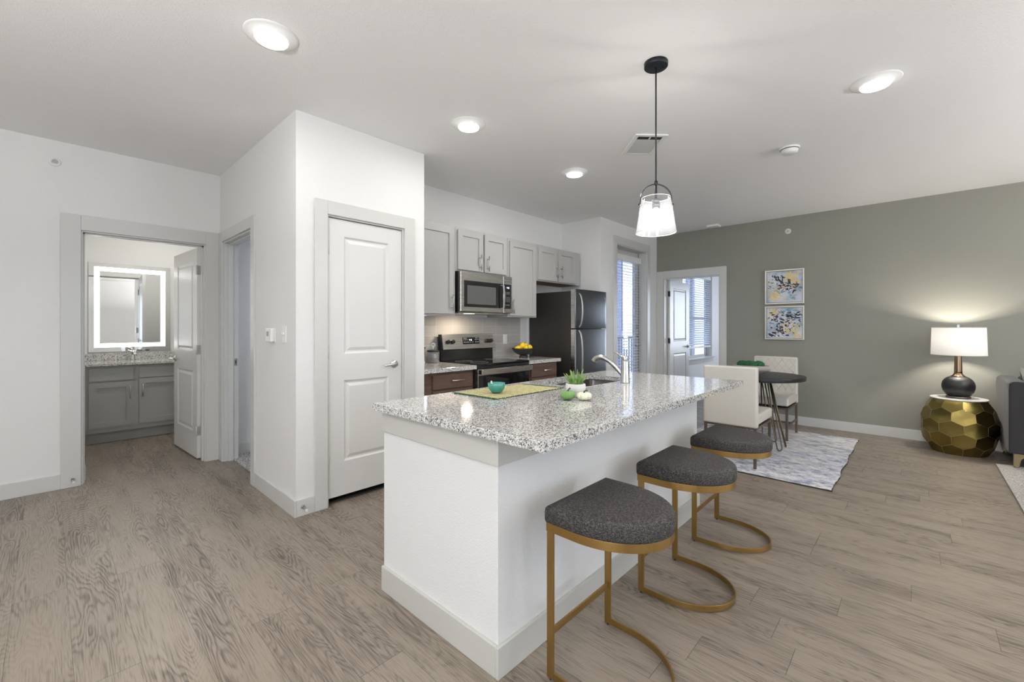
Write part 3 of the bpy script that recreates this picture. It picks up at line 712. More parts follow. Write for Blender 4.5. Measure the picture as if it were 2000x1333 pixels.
plate('wall_outlet', 'y-', (3.815, YK - .010, 1.131), 'white outlet on the grey tile backsplash, right of the range', 'outlet')
# door stops
def doorstop(p, dx, dy, label):
    t = thing('door_stop', p, label, 'door stop'); v = Vector((dx, dy, -0.12)).normalized()
    part('stem', MB().tube([Vector(p), Vector(p) + v * .06], .0045, 10).tube([Vector(p), Vector(p) + v * .005], .013, 16), 'nickel', t)
    part('tip', MB().tube([Vector(p) + v * .058, Vector(p) + v * .072], .008, 12), 'rubber_white', t)
doorstop((1.175, YP - BT, 0.062), 0, -1, 'door stop on the baseboard at the pantry corner')
doorstop((0.135, YL - .016, 0.062), 0, -1, 'door stop at the foot of the bathroom door casing')

# ------------------------------------------------------------------ bathroom
VF = 6.48
vn = thing('bathroom_vanity', (0.6, 6.7, 0), 'grey vanity cabinet with two doors in the bathroom', 'vanity')
VX0, VX1 = BX0 + .004, 1.42
part('body', MB().box(VX0, VX1, VF + .018, BY - .002, 0.12, 0.85).box(VX0, VX1, VF + .085, BY - .002, 0, 0.12), 'cab_dark', vn)
SHK = [(0, 0), (0.0005, 0), (0.001, 0.012), (0.002, 0.012)]
def shaker(W, H, fr=0.057, th=0.019): return panel_slab(W, H, th, [(fr, W - fr, fr, H - fr)], SHK, both=False)
def pull(cx, y, cz, L=0.155, vert=True):
    mb = MB(); r = .0055; o_ = .030
    if vert:
        mb.cyl((cx, y - o_, cz - L / 2), r, L, 12)
        for s in (-1, 1): mb.cyl((cx, y - o_, cz + s * L * .31), .0045, o_, 10, axis='y')
    else:
        mb.tube([(cx - L / 2, y - o_, cz), (cx + L / 2, y - o_, cz)], r, 12)
        for s in (-1, 1): mb.cyl((cx + s * L * .31, y - o_, cz), .0045, o_, 10, axis='y')
    return mb
def slab_door(name, parent, x0, x1, z0, z1, yf, mat, handle=None, hm='nickel', fr=0.057, flat=False):
    mb = MB().box(0, x1 - x0, 0, .019, 0, z1 - z0) if flat else shaker(x1 - x0, z1 - z0, fr)
    mb.xf(Matrix.Translation((x0, yf, z0)))
    o = part(name, mb, mat, parent, base=(x0, yf, z0), bevel=0.0012)
    if handle:
        cx, cz, L, v = handle
        h = part('handle', pull(cx, yf, cz, L, v), hm, o, label='slim metal bar pull')
    return o
slab_door('door', vn, 0.295, 0.656, 0.178, 0.668, VF, 'cab_dark', (0.629, 0.548, .145, True))
slab_door('door', vn, 0.709, 1.075, 0.178, 0.690, VF, 'cab_dark', (0.739, 0.560, .145, True))
slab_door('drawer_front', vn, 0.295, 0.656, 0.686, 0.822, VF, 'cab_dark', flat=True)
slab_door('drawer_front', vn, 0.709, 1.075, 0.700, 0.818, VF, 'cab_dark', flat=True)
bc = obj('vanity_top', MB().box(VX0, 1.44, VF - .025, BY - .002, 0.851, 0.878).box(VX0, 1.44, BY - .022, BY - .002, .878, .965).box(VX0, VX0 + .02, VF - .02, BY - .022, .878, .965), 'granite', base=(0.6, 6.7, .85), bevel=.002)
tag(bc, 'speckled granite vanity top with backsplash in the bathroom', 'countertop')
bf = thing('bathroom_faucet', (0.70, 6.93, 0.878), 'chrome faucet on the bathroom vanity top', 'faucet')
part('body', MB().lathe((0.70, 6.93, .8785), [(0.026, 0), (0.024, .006), (0.020, .015), (0.018, .10), (0.020, .115)], 24), 'chrome', bf)
part('spout', MB().tube([(0.70, 6.925, .95), (0.70, 6.87, .985), (0.70, 6.80, .985), (0.70, 6.77, .965)], .013, 14), 'chrome', bf)
part('handle', MB().tube([(0.70, 6.93, .995), (0.685, 6.945, 1.02), (0.665, 6.96, 1.035)], .009, 12), 'chrome', bf)
mr = thing('lit_mirror', (0.69, BY, 1.5), 'backlit bathroom mirror with a glowing white border', 'mirror')
part('mirror_glass', MB().box(0.318, 1.075, BY - .012, BY - .001, 0.982, 2.035), 'mirror', mr)
mb = MB(); a0, a1, c0, c1, wd = 0.366, 1.022, 1.036, 1.988, 0.047
mb.box(a0, a0 + wd, BY - .0145, BY - .0125, c0, c1).box(a1 - wd, a1, BY - .0145, BY - .0125, c0, c1).box(a0 + wd, a1 - wd, BY - .0145, BY - .0125, c0, c0 + wd).box(a0 + wd, a1 - wd, BY - .0145, BY - .0125, c1 - wd, c1)
part('light_border', mb, 'led', mr)
plate('light_switch', 'y-', (1.16, BY, 1.18), 'switch beside the bathroom mirror', 'outlet')
cr = MB(); n_ = 60; rings = []
for z in (0.1, 2.0): rings.append([(1.62 + .025 * sin(k * 1.3), 5.12 + k * 0.03, z) for k in range(n_)])
cr.loft(rings, False, False, closed=False)
o = obj('shower_curtain', cr, 'shower', base=(1.62, 6, .1)); o.modifiers.new('solid', 'SOLIDIFY').thickness = .003
tag(o, 'grey shower curtain hanging in the bathroom, seen in the mirror', 'curtain')
o = obj('curtain_rod', MB().tube([(1.62, YL + T, 2.03), (1.62, BY, 2.03)], .012, 12), 'nickel', base=(1.62, 6, 2.03)); tag(o, 'shower curtain rod in the bathroom', 'rod')

# ------------------------------------------------------------------ kitchen: upper cabinets
UF = 3.34      # door face
ZT, ZB, ZS = 2.28, 1.39, 1.84
def upper(x0, x1, z0, label, doors, under=None, left_end=False):
    t = thing('wall_cabinet', ((x0 + x1) / 2, YK - .16, z0), label, 'cabinet', 'grey wall cabinets')
    part('body', MB().box(x0 + .0005, x1 - .0005, UF + .020, YK - .001, z0, ZT), 'cab', t)
    if under: part('underside', MB().box(x0 + .02, x1 - .02, UF + .04, YK - .02, z0 - .0008, z0 + .001), 'brown_box', t)
    for d in doors: slab_door('door', t, d[0], d[1], d[2], d[3], UF, 'cab', d[4])
    return t
upper(2.175, 2.768, ZB, 'tall grey wall cabinet beside the pantry wall', [(2.20, 2.738, 1.408, 2.255, (2.707, 1.517, .16, True))])
upper(2.770, 3.520, ZS, 'short grey double-door wall cabinet above the microwave', [(2.793, 3.134, 1.857, 2.257, (3.083, 1.95, .16, True)), (3.157, 3.496, 1.857, 2.257, (3.194, 1.948, .16, True))])
upper(3.522, 4.030, ZB, 'tall grey wall cabinet between microwave and refrigerator', [(3.548, 4.004, 1.408, 2.250, (3.586, 1.51, .16, True))])
upper(4.032, 4.955, ZS, 'short grey double-door wall cabinet above the refrigerator', [(4.055, 4.420, 1.855, 2.255, (4.425 - .022, 1.976, .15, True)), (4.461, 4.826, 1.855, 2.260, (4.500, 1.976, .15, True))], under=True)

# ------------------------------------------------------------------ kitchen: base cabinets, counters, backsplash
BF = 3.08
def base_cab(x0, x1, label, dr, hx):
    t = thing('base_cabinet', ((x0 + x1) / 2, 3.4, 0), label, 'cabinet', 'brown base cabinets')
    part('body', MB().box(x0, x1, BF + .019, YK - .002, .10, .875).box(x0, x1, BF + .08, YK - .002, 0, .10), 'wood', t)
    slab_door('drawer', t, dr[0], dr[1], 0.725, dr[2], BF, 'wood', (hx, 0.792, .155, False), flat=True)
    slab_door('door', t, dr[0], dr[1], 0.12, 0.712, BF, 'wood', (dr[0] + .05, .62, .15, True))
    return t
base_cab(2.175, 2.775, 'brown wooden base cabinet left of the range', (2.292, 2.752, .848), 2.56)
base_cab(3.545, 4.085, 'brown wooden base cabinet between range and refrigerator', (3.612, 4.066, .868), 3.878)
o = obj('countertop', MB().box(2.174, 2.772, 3.045, YK - .002, .876, .914).box(2.174, 2.192, 3.06, YK - .002, .914, .985), 'granite', base=(2.5, 3.4, .876), bevel=.003)
tag(o, 'speckled granite countertop left of the range', 'countertop', 'kitchen wall countertops')
o = obj('countertop', MB().box(3.540, 4.105, 3.045, YK - .002, .876, .914), 'granite', base=(3.8, 3.4, .876), bevel=.003)
tag(o, 'speckled granite countertop between range and refrigerator', 'countertop', 'kitchen wall countertops')
o = obj('backsplash', MB().box(2.174, 4.096, YK - .009, YK - .0005, .915, 1.39), 'tile', base=(0, 0, 0)); tag(o, 'glossy grey stacked tile backsplash behind the range', 'backsplash')
o['kind'] = 'structure'

# ------------------------------------------------------------------ range
RX0, RX1 = 2.778, 3.535
rg = thing('kitchen_range', (3.156, 3.35, 0), 'stainless and black electric range between the brown cabinets', 'range')
part('body', MB().box(RX0, RX1, 3.075, 3.655, 0.04, .900).box(RX0 + .02, RX1 - .02, 3.12, 3.65, 0, .04), 'black_plastic', rg, bevel=.002)
ct = part('cooktop', MB().box(RX0 - .003, RX1 + .003, 3.045, 3.60, .902, .922), 'black_gloss', rg, bevel=.005, seg=3)
for bx, by, br in ((2.95, 3.2, .09), (3.36, 3.2, .11), (2.95, 3.44, .09), (3.36, 3.44, .075)): part('burner_ring', MB().tube([(bx + br * cos(2 * pi * k / 48), by + br * sin(2 * pi * k / 48), .9221) for k in range(48)], .0006, 4, closed=True), 'grey_plastic', ct)
part('vent_trim', MB().box(RX0, RX1, 3.050, 3.075, .876, .901), 'black_plastic', rg, bevel=.002)
# oven door
od = part('oven_door', MB().box(RX0 + .004, RX1 - .004, 3.035, 3.073, .20, .872), 'steel', rg, bevel=.004)
part('oven_glass', MB().box(RX0 + .012, RX1 - .012, 3.031, 3.036, .26, .812), 'black_gloss', od, bevel=.002)
hm_ = MB().box(RX0 + .010, RX1 - .010, 2.985, 3.003, .822, .872)
part('oven_handle', hm_, 'steel', od, bevel=.006, seg=3)
for x in (RX0 + .012, RX1 - .035): part('handle_bracket', MB().box(x, x + .023, 3.0, 3.034, .828, .866), 'black_plastic', od)
part('storage_drawer', MB().box(RX0 + .004, RX1 - .004, 3.045, 3.073, .05, .19), 'steel', rg, bevel=.004)
# backguard: black lower part, tilted stainless control panel
pr_ = [(3.60, .922), (3.655, .922), (3.655, 1.20), (3.605, 1.20), (3.575, 1.045), (3.605, 1.035)]
mb = MB(); ring = lambda x: [(x, y, z) for y, z in pr_]
mb.loft([ring(RX0 + .004), ring(RX1 - .004)], smooth=False)
M['enamel'] = simple('black_enamel', (.010, .010, .011), .13)
bgd = part('backguard', mb, 'enamel', rg, bevel=.002)
cp = MB(); ring = lambda x: [(x, 3.6045, 1.200), (x, 3.600, 1.2035), (x, 3.567, 1.042), (x, 3.575, 1.040)]
cp.loft([ring(RX0 + .010), ring(RX1 - .010)], smooth=False)
cpo = part('control_panel', cp, 'steel', rg, bevel=.001)
# helper to lay marks onto the tilted panel
def onp(x, t, off=0):   # t 0 bottom .. 1 top
    y = 3.567 + (3.600 - 3.567) * t; z = 1.042 + (1.2035 - 1.042) * t
    n = Vector((0, -0.1615, 0.033)).normalized()
    return Vector((x, y, z)) + n * off
def pquad(mb, x0, x1, t0, t1, off):
    mb.add([onp(x0, t0, off), onp(x1, t0, off), onp(x1, t1, off), onp(x0, t1, off), onp(x0, t0, -.001), onp(x1, t0, -.001), onp(x1, t1, -.001), onp(x0, t1, -.001)], [(0, 1, 2, 3), (0, 1, 5, 4), (1, 2, 6, 5), (2, 3, 7, 6), (3, 0, 4, 7)], False)
mb = MB(); pquad(mb, 3.055, 3.300, .30, .76, .002); scr = part('touch_panel', mb, 'black_gloss', cpo, bevel=.004)
mb = MB(); random.seed(3)
for i, (x, t) in enumerate([(3.072 + .022 * k, tt) for tt in (.42, .58) for k in range(3)] + [(3.235 + .022 * k, tt) for tt in (.42, .58) for k in range(3)] + [(3.138, .42), (3.165, .42), (3.195, .42)]):
    pquad(mb, x, x + .010, t, t + .035, .0028)
pquad(mb, 3.07, 3.12, .69, .705, .0028); pquad(mb, 3.24, 3.285, .69, .705, .0028)
part('key_marks', mb, 'panel_mark', cpo)['kind'] = 'stuff'
# clock digits 4:16
def digits(mb, s, x, t, w, h, q):
    SEG = {'0': 'abcdef', '1': 'bc', '2': 'abged', '3': 'abgcd', '4': 'fgbc', '5': 'afgcd', '6': 'afgecd', '7': 'abc', '8': 'abcdefg', '9': 'abcfgd'}
    for ch in s:
        if ch == ':':
            q(mb, x, x + w * .18, t + h * .25, t + h * .38); q(mb, x, x + w * .18, t + h * .62, t + h * .75); x += w * .45; continue
        k = w * .22; v = h * .12
        R = {'a': (0, w, h - v, h), 'g': (0, w, h / 2 - v / 2, h / 2 + v / 2), 'd': (0, w, 0, v), 'f': (0, k, h / 2, h), 'b': (w - k, w, h / 2, h), 'e': (0, k, 0, h / 2), 'c': (w - k, w, 0, h / 2)}
        for sg in SEG[ch]: a, b2, c2, d2 = R[sg]; q(mb, x + a, x + b2, t + c2, t + d2)
        x += w * 1.4
mb = MB(); digits(mb, '4:16', 3.150, .53, .009, .10, lambda m_, a, b2, c2, d2: pquad(m_, a, b2, c2, d2, .0028)); part('clock_digits', mb, 'display', cpo)
for x in (2.850, 2.912, 3.412, 3.468):
    mb = MB(); c0 = onp(x, .48, 0); n = Vector((0, -0.1615, 0.033)).normalized()
    mb.tube([c0, c0 + n * .012, c0 + n * .030], .024, 20, taper=[1, .95, .82]); u = Vector((0, .2, .98)).normalized()
    mb.tube([c0 + n * .032 - Vector((0, 0, .017)), c0 + n * .032 + Vector((0, 0, .017))], .005, 8)
    part('burner_knob', mb, 'black_plastic', cpo)

# ------------------------------------------------------------------ microwave
mw = thing('microwave', (3.15, 3.49, 1.43), 'stainless over-the-range microwave under the short cabinet', 'microwave')
X0, X1, Z0, Z1, YF = 2.780, 3.527, 1.428, 1.834, 3.29
part('body', MB().box(X0 + .002, X1 - .002, YF + .035, YK - .003, Z0, Z1 + .004), 'black_plastic', mw, bevel=.002)
XD = 3.385
md = part('door', MB().box(X0, XD, YF, YF + .034, Z0 + .004, Z1), 'steel', mw, bevel=.006, seg=3)
part('door_glass', MB().box(X0 + .045, XD - .004, YF - .003, YF + .001, Z0 + .052, Z1 - .088), 'black_gloss', md, bevel=.002)
part('window', MB().box(X0 + .085, XD - .115, YF - .0036, YF - .0028, Z0 + .082, Z1 - .135), simple('tinted_window', (0.10, 0.10, 0.098), 0.25), md)
hp = [(XD - .035, YF - .004, Z1 - .105), (XD - .03, YF - .038, Z1 - .112), (XD - .03, YF - .050, (Z0 + Z1) / 2 - .02), (XD - .03, YF - .038, Z0 + .055), (XD - .035, YF - .004, Z0 + .048)]
sm_ = []
for i in range(len(hp) - 1):
    for k in range(6): sm_.append(Vector(hp[i]).lerp(Vector(hp[i + 1]), k / 6))
sm_.append(Vector(hp[-1]))
part('door_handle', MB().strip(sm_, (1, 0, 0), .009, .024), 'nickel', md, bevel=.003)
cpn = part('control_panel', MB().box(XD + .002, X1, YF, YF + .034, Z0 + .004, Z1), 'steel', mw, bevel=.004)
part('key_pad', MB().box(XD + .010, X1 - .022, YF - .003, YF + .001, Z0 + .050, Z1 - .088), 'black_gloss', cpn, bevel=.002)
mb = MB(); q = lambda m_, a, b2, c2, d2: m_.box(a, b2, YF - .0042, YF - .003, c2, d2)
kx = XD + .024; 
for r_ in (1.655, 1.640): 
    for k in range(3): q(mb, kx + k * .028, kx + k * .028 + .012, r_, r_ + .005)
for r_ in (1.60, 1.585, 1.57, 1.555):
    for k in range(4): q(mb, kx + k * .022, kx + k * .022 + .007, r_, r_ + .005)
for k in range(3): q(mb, kx + k * .028, kx + k * .028 + .010, 1.515, 1.522)
part('key_marks', mb, 'panel_mark', cpn)['kind'] = 'stuff'
mb = MB(); digits(mb, '4:16', XD + .052, 1.700, .009, .018, q); part('clock_digits', mb, 'display', cpn)
def emblem(parent, c, r, axis):
    """small round badge with a looped monogram"""
    mb = MB(); f = (lambda u, v: (c[0] + u, c[1], c[2] + v))
    mb.tube([f(r * cos(2 * pi * k / 32), r * sin(2 * pi * k / 32)) for k in range(32)], r * .07, 6, closed=True)
    mb.tube([f(-.15 * r + .42 * r * cos(a_), .05 * r + .5 * r * sin(a_)) for a_ in [radians(40 + 16 * k) for k in range(19)]], r * .07, 6)
    mb.tube([f(.25 * r + .3 * r * cos(a_), .05 * r + .5 * r * sin(a_)) for a_ in [radians(60 + 15 * k) for k in range(17)]], r * .06, 6)
    return part('emblem', mb, 'chrome', parent)
emblem(md, ((X0 + X1) / 2, YF - .001, Z1 - .045), .015, 'y')
part('underside_vent', MB().box(X0 + .02, X1 - .02, YF + .05, YK - .05, Z0 - .012, Z0), 'steel', mw)
part('hood_lamp', MB().box(2.92, 3.02, YF + .06, YF + .12, Z0 - .014, Z0 - .012), simple('hood_lens', (0.8, 0.75, 0.6), .3, emit=(1, .82, .6), estr=4), mw)
area('hood_bulb_lamp', (2.97, 3.42, Z0 - .017), (0, 0, 0), .10, .05, 3.4, (1, .82, .62))

# ------------------------------------------------------------------ refrigerator
fx0, fx1, fyf, fh = 4.265, 4.968, 2.945, 1.71
fr = thing('refrigerator', ((fx0 + fx1) / 2, 3.3, 0), 'tall refrigerator with slate steel doors and a black side', 'refrigerator')
part('body', MB().box(fx0, fx1, 3.028, YK - .02, .02, fh), 'fridge_side', fr, bevel=.004)
def fdoor(name, z0, z1):
    mb = MB(); pts = []
    n = 18; x0, x1 = fx0 + .002, fx1 - .002
    front = [(x0, 3.018), (x0, fyf + .018)] + [(x0 + .012 * (1 - cos(a_)) , fyf + .018 - .012 * sin(a_)) for a_ in (pi / 6, pi / 3, pi / 2)]
    for k in range(1, n): u = k / n; front.append((x0 + .012 + (x1 - x0 - .024) * u, fyf + .006 - .010 * sin(pi * u)))
    front += [(x1 - .012 * (1 - cos(a_)), fyf + .018 - .012 * sin(a_)) for a_ in (pi / 2, pi / 3, pi / 6)] + [(x1, fyf + .018), (x1, 3.018)]
    mb.loft([[(x, y, z0) for x, y in front], [(x, y, z1) for x, y in front]], smooth=False)
    for i in range(len(mb.f)):
        if len(mb.f[i]) == 4: mb.sm[i] = True
    return part(name, mb, ['steel_dark'], fr, bevel=.003)
fd1 = fdoor('freezer_door', 1.262, fh + .022); fd2 = fdoor('refrigerator_door', .06, 1.250)
sd = MB().box(fx0 - .0008, fx0 + .0025, fyf + .018, 3.017, 1.264, fh + .020); part('door_edge', sd, 'steel', fd1)
sd = MB().box(fx0 - .0008, fx0 + .0025, fyf + .018, 3.017, .062, 1.248); part('door_edge', sd, 'steel', fd2)
def fhandle(z0, z1, par):
    x = fx0 + .052; pts = []
    for k in range(17):
        u = k / 16; pts.append((x, fyf - .012 - .048 * sin(pi * min(1, max(0, u))) ** .45, z0 + (z1 - z0) * u))
    return part('handle', MB().strip(pts, (1, 0, 0), .012, .024), 'nickel', par, bevel=.004)
fhandle(1.275, 1.68, fd1); fhandle(.62, 1.24, fd2)
emblem(fd1, (fx1 - .055, fyf - .0005, fh - .06), .014, 'y')
part('hinge_cover', MB().box(fx1 - .07, fx1 - .01, 2.99, 3.06, fh, fh + .025), 'black_plastic', fr, bevel=.004)
part('base_grille', MB().box(fx0 + .01, fx1 - .01, 3.0, 3.03, 0, .055), 'black_plastic', fr)

# ------------------------------------------------------------------ counter items at the wall
fb = thing('fruit_bowl', (3.90, 3.45, .914), 'black footed bowl heaped with lemons on the counter', 'bowl')
bx, by = 3.90, 3.45
part('bowl', MB().lathe((bx, by, .914), [(0.045, .028), (0.075, .038), (0.115, .066), (0.140, .100), (0.145, .112), (0.141, .112), (0.110, .070), (0.070, .048), (0.010, .042)], 48), 'bowl_black', fb)
part('foot', MB().lathe((bx, by, .914), [(0.052, .001), (0.054, .006), (0.050, .020), (0.045, .030)], 36), 'bowl_black', fb)
lem = MB(); prof = []
for i in range(17):
    a_ = pi * i / 16; r_ = .031 * sin(a_) ** .9; h_ = -.041 * cos(a_)
    if i in (0, 16): r_ = .0006
    prof.append((max(r_, .0006), h_))
lem.lathe((0, 0, 0), prof, 22)
lp = None
pos = [(-.085, .02, .108, 1.2, .3, 'lemon at the left edge of the fruit bowl'), (-.045, -.02, .142, .6, 1.1, 'lemon on top of the pile at the left'), (-.015, -.055, .118, 1.4, 2.2, 'lemon at the front middle of the fruit bowl'),
       (.035, .02, .140, 1.0, .2, 'lemon on top of the pile at the right'), (.045, -.05, .115, 1.5, 1.0, 'lemon low at the front right of the fruit bowl'), (.095, -.01, .112, .5, 2.0, 'lemon at the right edge of the fruit bowl'),
       (-.02, .05, .112, 1.3, 2.6, 'lemon at the back of the fruit bowl'), (.0, .0, .072, 1.3, 2.6, 'lemon at the bottom of the fruit bowl')]
for i, (dx, dy, dz, tx, tz, lb) in enumerate(pos):
    if lp is None: lp = obj('lemon', lem, 'lemon', local=True); o = lp
    else: o = lp.copy(); COL.objects.link(o)
    o.location = (bx + dx, by + dy, .914 + dz); o.rotation_euler = (tx, 0, tz); tag(o, lb, 'lemon', 'lemons in the fruit bowl')
o = obj('lemon_leaf', MB().add([(bx - .005, by + .0, 1.085), (bx + .02, by - .012, 1.095), (bx + .045, by - .005, 1.082), (bx + .02, by + .012, 1.088)], [(0, 1, 2, 3)]), 'lemon_leaf', base=(bx, by, 1.08)); o.modifiers.new('s', 'SOLIDIFY').thickness = .001
tag(o, 'small green leaf on the lemons', 'leaf')

cn = thing('glass_canister', (2.668, 3.585, .914), 'glass canister with a black lid and a white pin-shaped tag, beside the range', 'canister')
jx, jy = 2.668, 3.585
part('jar', MB().lathe((jx, jy, .915), [(0.058, 0), (0.061, .004), (0.061, .108), (0.057, .112), (0.056, .110), (0.057, .010), (0.01, .006)], 40), 'jar_glass', cn)
part('contents', MB().lathe((jx, jy, .915), [(0.050, .008), (0.055, .012), (0.055, .075), (0.02, .085)], 32), simple('grey_grounds', (.22, .215, .21), .8, bscale=200, bstr=.6), cn)
part('lid', MB().lathe((jx, jy, 1.026), [(0.062, 0), (0.064, .004), (0.064, .014), (0.060, .018)], 40), 'black_plastic', cn)
mb = MB(); tp = []
cz_, rr = 1.098, .021
for k in range(25):
    a_ = radians(-40 + 260 * k / 24); tp.append((rr * cos(a_), cz_ - 0 + rr * sin(a_)))
tp.append((0, 1.046))
u_ = Vector((0.80, -0.60, 0)); c0 = Vector((jx - .008, jy - .01, 0)); nn = Vector((0.6, .8, 0)) * .003
fo = [c0 + u_ * p[0] + Vector((0, 0, p[1])) for p in tp]
mb.loft([[p - nn for p in fo], [p + nn for p in fo]], smooth=False)
tg = part('tag', mb, 'white_plastic', cn, label='white teardrop tag')
mb = MB(); n2_ = nn * 1.2; mb.tube([c0 + Vector((0, 0, cz_)) - n2_, c0 + Vector((0, 0, cz_)) + n2_], .008, 16); part('tag_dot', mb, 'grey_plastic', tg)
cn2 = thing('glass_canister', (2.452, 3.50, .914), 'tall glass canister with a black lid, half hidden by the pantry wall', 'canister')
part('jar', MB().lathe((2.452, 3.50, .915), [(0.045, 0), (0.047, .004), (0.047, .150), (0.042, .154), (0.042, .150), (0.043, .010), (0.01, .006)], 36), 'jar_glass', cn2)
part('lid', MB().lathe((2.452, 3.50, 1.069), [(0.048, 0), (0.050, .003), (0.050, .014), (0.046, .017)], 36), 'black_plastic', cn2)

# ------------------------------------------------------------------ island
IX0, IX1, IY0, IY1 = 1.12, 3.078, 1.115, 1.90
il = thing('kitchen_island', (2.1, 1.5, 0), 'white kitchen island under the granite slab', 'island')
mb = MB().box(IX0, IX1, IY0, IY1, 0, .66).box(IX0, 2.19, IY0, IY1, .66, .876).box(2.88, IX1, IY0, IY1, .66, .876).box(2.19, 2.88, IY0, 1.45, .66, .876).box(2.19, 2.88, 1.86, IY1, .66, .876)
part('body', mb, 'wall', il)
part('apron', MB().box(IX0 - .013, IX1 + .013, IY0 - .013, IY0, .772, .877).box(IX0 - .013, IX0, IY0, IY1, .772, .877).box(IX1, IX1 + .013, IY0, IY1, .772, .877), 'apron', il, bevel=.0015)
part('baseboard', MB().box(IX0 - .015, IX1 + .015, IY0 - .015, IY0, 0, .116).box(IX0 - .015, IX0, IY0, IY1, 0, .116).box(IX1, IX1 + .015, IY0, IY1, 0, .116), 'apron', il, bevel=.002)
# granite slab with a sink cut-out
SX0, SX1, SY0, SY1 = 2.215, 2.855, 1.475, 1.835
TX0, TX1, TY0, TY1 = 1.073, 3.255, 0.868, 1.925
def rrect(x0, x1, y0, y1, r, n=6):
    p = []
    for cx, cy, a0 in ((x1 - r, y1 - r, 0), (x0 + r, y1 - r, 90), (x0 + r, y0 + r, 180), (x1 - r, y0 + r, 270)):
        for k in range(n + 1): a_ = radians(a0 + 90 * k / n); p.append((cx + r * cos(a_), cy + r * sin(a_)))
    return p
mb = MB(); hole = rrect(SX0, SX1, SY0, SY1, .05); N = len(hole)
outer = []
for x, y in hole:   # project hole vertices outward to the slab's edge rectangle
    pass
def slab_with_hole(mb, z):
    bm = bmesh.new()
    ov = [bm.verts.new((x, y, z)) for x, y in ((TX0, TY0), (TX1, TY0), (TX1, TY1), (TX0, TY1))]
    hv = [bm.verts.new((x, y, z)) for x, y in hole]
    es = [bm.edges.new((ov[i], ov[(i + 1) % 4])) for i in range(4)] + [bm.edges.new((hv[i], hv[(i + 1) % N])) for i in range(N)]
    bmesh.ops.triangle_fill(bm, edges=es, use_beauty=True)
    bm.verts.index_update(); vs = [v.co.copy() for v in bm.verts]; fs = [tuple(v.index for v in f.verts) for f in bm.faces]
    bm.free(); mb.add(vs, fs, False)
slab_with_hole(mb, .909); slab_with_hole(mb, .878)
def wallring(mb, loop, z0, z1):
    n = len(loop); mb.add([(x, y, z0) for x, y in loop] + [(x, y, z1) for x, y in loop], [(i, (i + 1) % n, n + (i + 1) % n, n + i) for i in range(n)], False)
wallring(mb, [(TX0, TY0), (TX1, TY0), (TX1, TY1), (TX0, TY1)], .878, .909); wallring(mb, hole, .878, .909)
o = obj('island_top', mb, 'granite', base=(0, 0, 0)); tag(o, 'white and black speckled granite slab on the island', 'countertop')
md_ = o.modifiers.new('weld', 'WELD'); md_.merge_threshold = .0001
md_ = o.modifiers.new('bevel', 'BEVEL'); md_.width = .003; md_.segments = 2; md_.limit_method = 'ANGLE'; md_.angle_limit = radians(60)
# sink: two bowls
sk = thing('kitchen_sink', (2.535, 1.655, .70), 'stainless double-bowl sink set into the island', 'sink')
def bowl(x0, x1, y0, y1, zt, zb):
    mb = MB(); rings = []
    for z, ins, r in ((zt, 0, .05), (zt - .01, .0, .05), (zb + .03, .012, .045), (zb + .008, .022, .04), (zb, .04, .03)):
        rings.append([(x, y, z) for x, y in rrect(x0 + ins, x1 - ins, y0 + ins, y1 - ins, r)])
    mb.loft(rings, False, True); mb.sm[-1] = False
    return mb
M['sink'] = simple('satin_sink_steel', (0.30, 0.285, 0.27), 0.3, 1.0)
part('bowl', bowl(SX0 - .004, 2.515, SY0 - .004, SY1 + .004, .876, .70), 'sink', sk)
part('bowl', bowl(2.545, SX1 + .004, SY0 - .004, SY1 + .004, .876, .68), 'sink', sk)
part('divider', MB().box(2.513, 2.547, SY0 - .004, SY1 + .004, .855, .862), 'sink', sk)
for x, z in ((2.37, .7005), (2.70, .6805)): part('drain', MB().lathe((x, 1.66, z), [(0.04, 0), (0.04, .003), (.015, .001)], 24), 'chrome', sk)
# faucet
fc = thing('kitchen_faucet', (2.60, 1.405, .909), 'brushed nickel pull-out faucet beside the island sink', 'faucet')
fX, fY = 2.60, 1.405
part('body', MB().lathe((fX, fY, .9095), [(0.031, 0), (0.031, .005), (0.0285, .010), (0.0275, .10), (0.0245, .140), (0.0235, .144)], 36), 'nickel', fc)
part('valve_cap', MB().lathe((fX, fY, 1.0555), [(0.0195, 0), (0.0205, .002), (0.020, .026), (0.017, .030)], 32), 'nickel', fc)
lv = [(fX - .004, fY + .004, 1.078), (fX - .012, fY + .024, 1.086), (fX - .012, fY + .048, 1.100), (fX - .010, fY + .075, 1.104)]
part('lever', MB().tube(lv, .008, 12, taper=[1.5, 1.2, .8, .6]), 'nickel', fc)
sp = [(fX, fY + .015, .955), (fX, fY + .045, .985), (fX, fY + .085, 1.022), (fX, fY + .13, 1.052), (fX, fY + .17, 1.067), (fX, fY + .200, 1.067), (fX, fY + .224, 1.056), (fX, fY + .236, 1.040)]
pts = []
for i in range(len(sp) - 1):
    p0, p1, p2, p3 = Vector(sp[max(i - 1, 0)]), Vector(sp[i]), Vector(sp[i + 1]), Vector(sp[min(i + 2, len(sp) - 1)])
    for k in range(5):
        t = k / 5; pts.append(0.5 * ((2 * p1) + (p2 - p0) * t + (2 * p0 - 5 * p1 + 4 * p2 - p3) * t * t + (3 * p1 - p0 - 3 * p2 + p3) * t ** 3))
pts.append(Vector(sp[-1])); nn_ = len(pts)
part('spout', MB().tube(pts, .0155, 18, taper=[.85 + .6 * (k / nn_) ** 1.5 for k in range(nn_)]), 'nickel', fc)
part('spray_face', MB().tube([pts[-1], pts[-1] + (pts[-1] - pts[-3]).normalized() * .006], .0165, 18), 'black_plastic', fc)

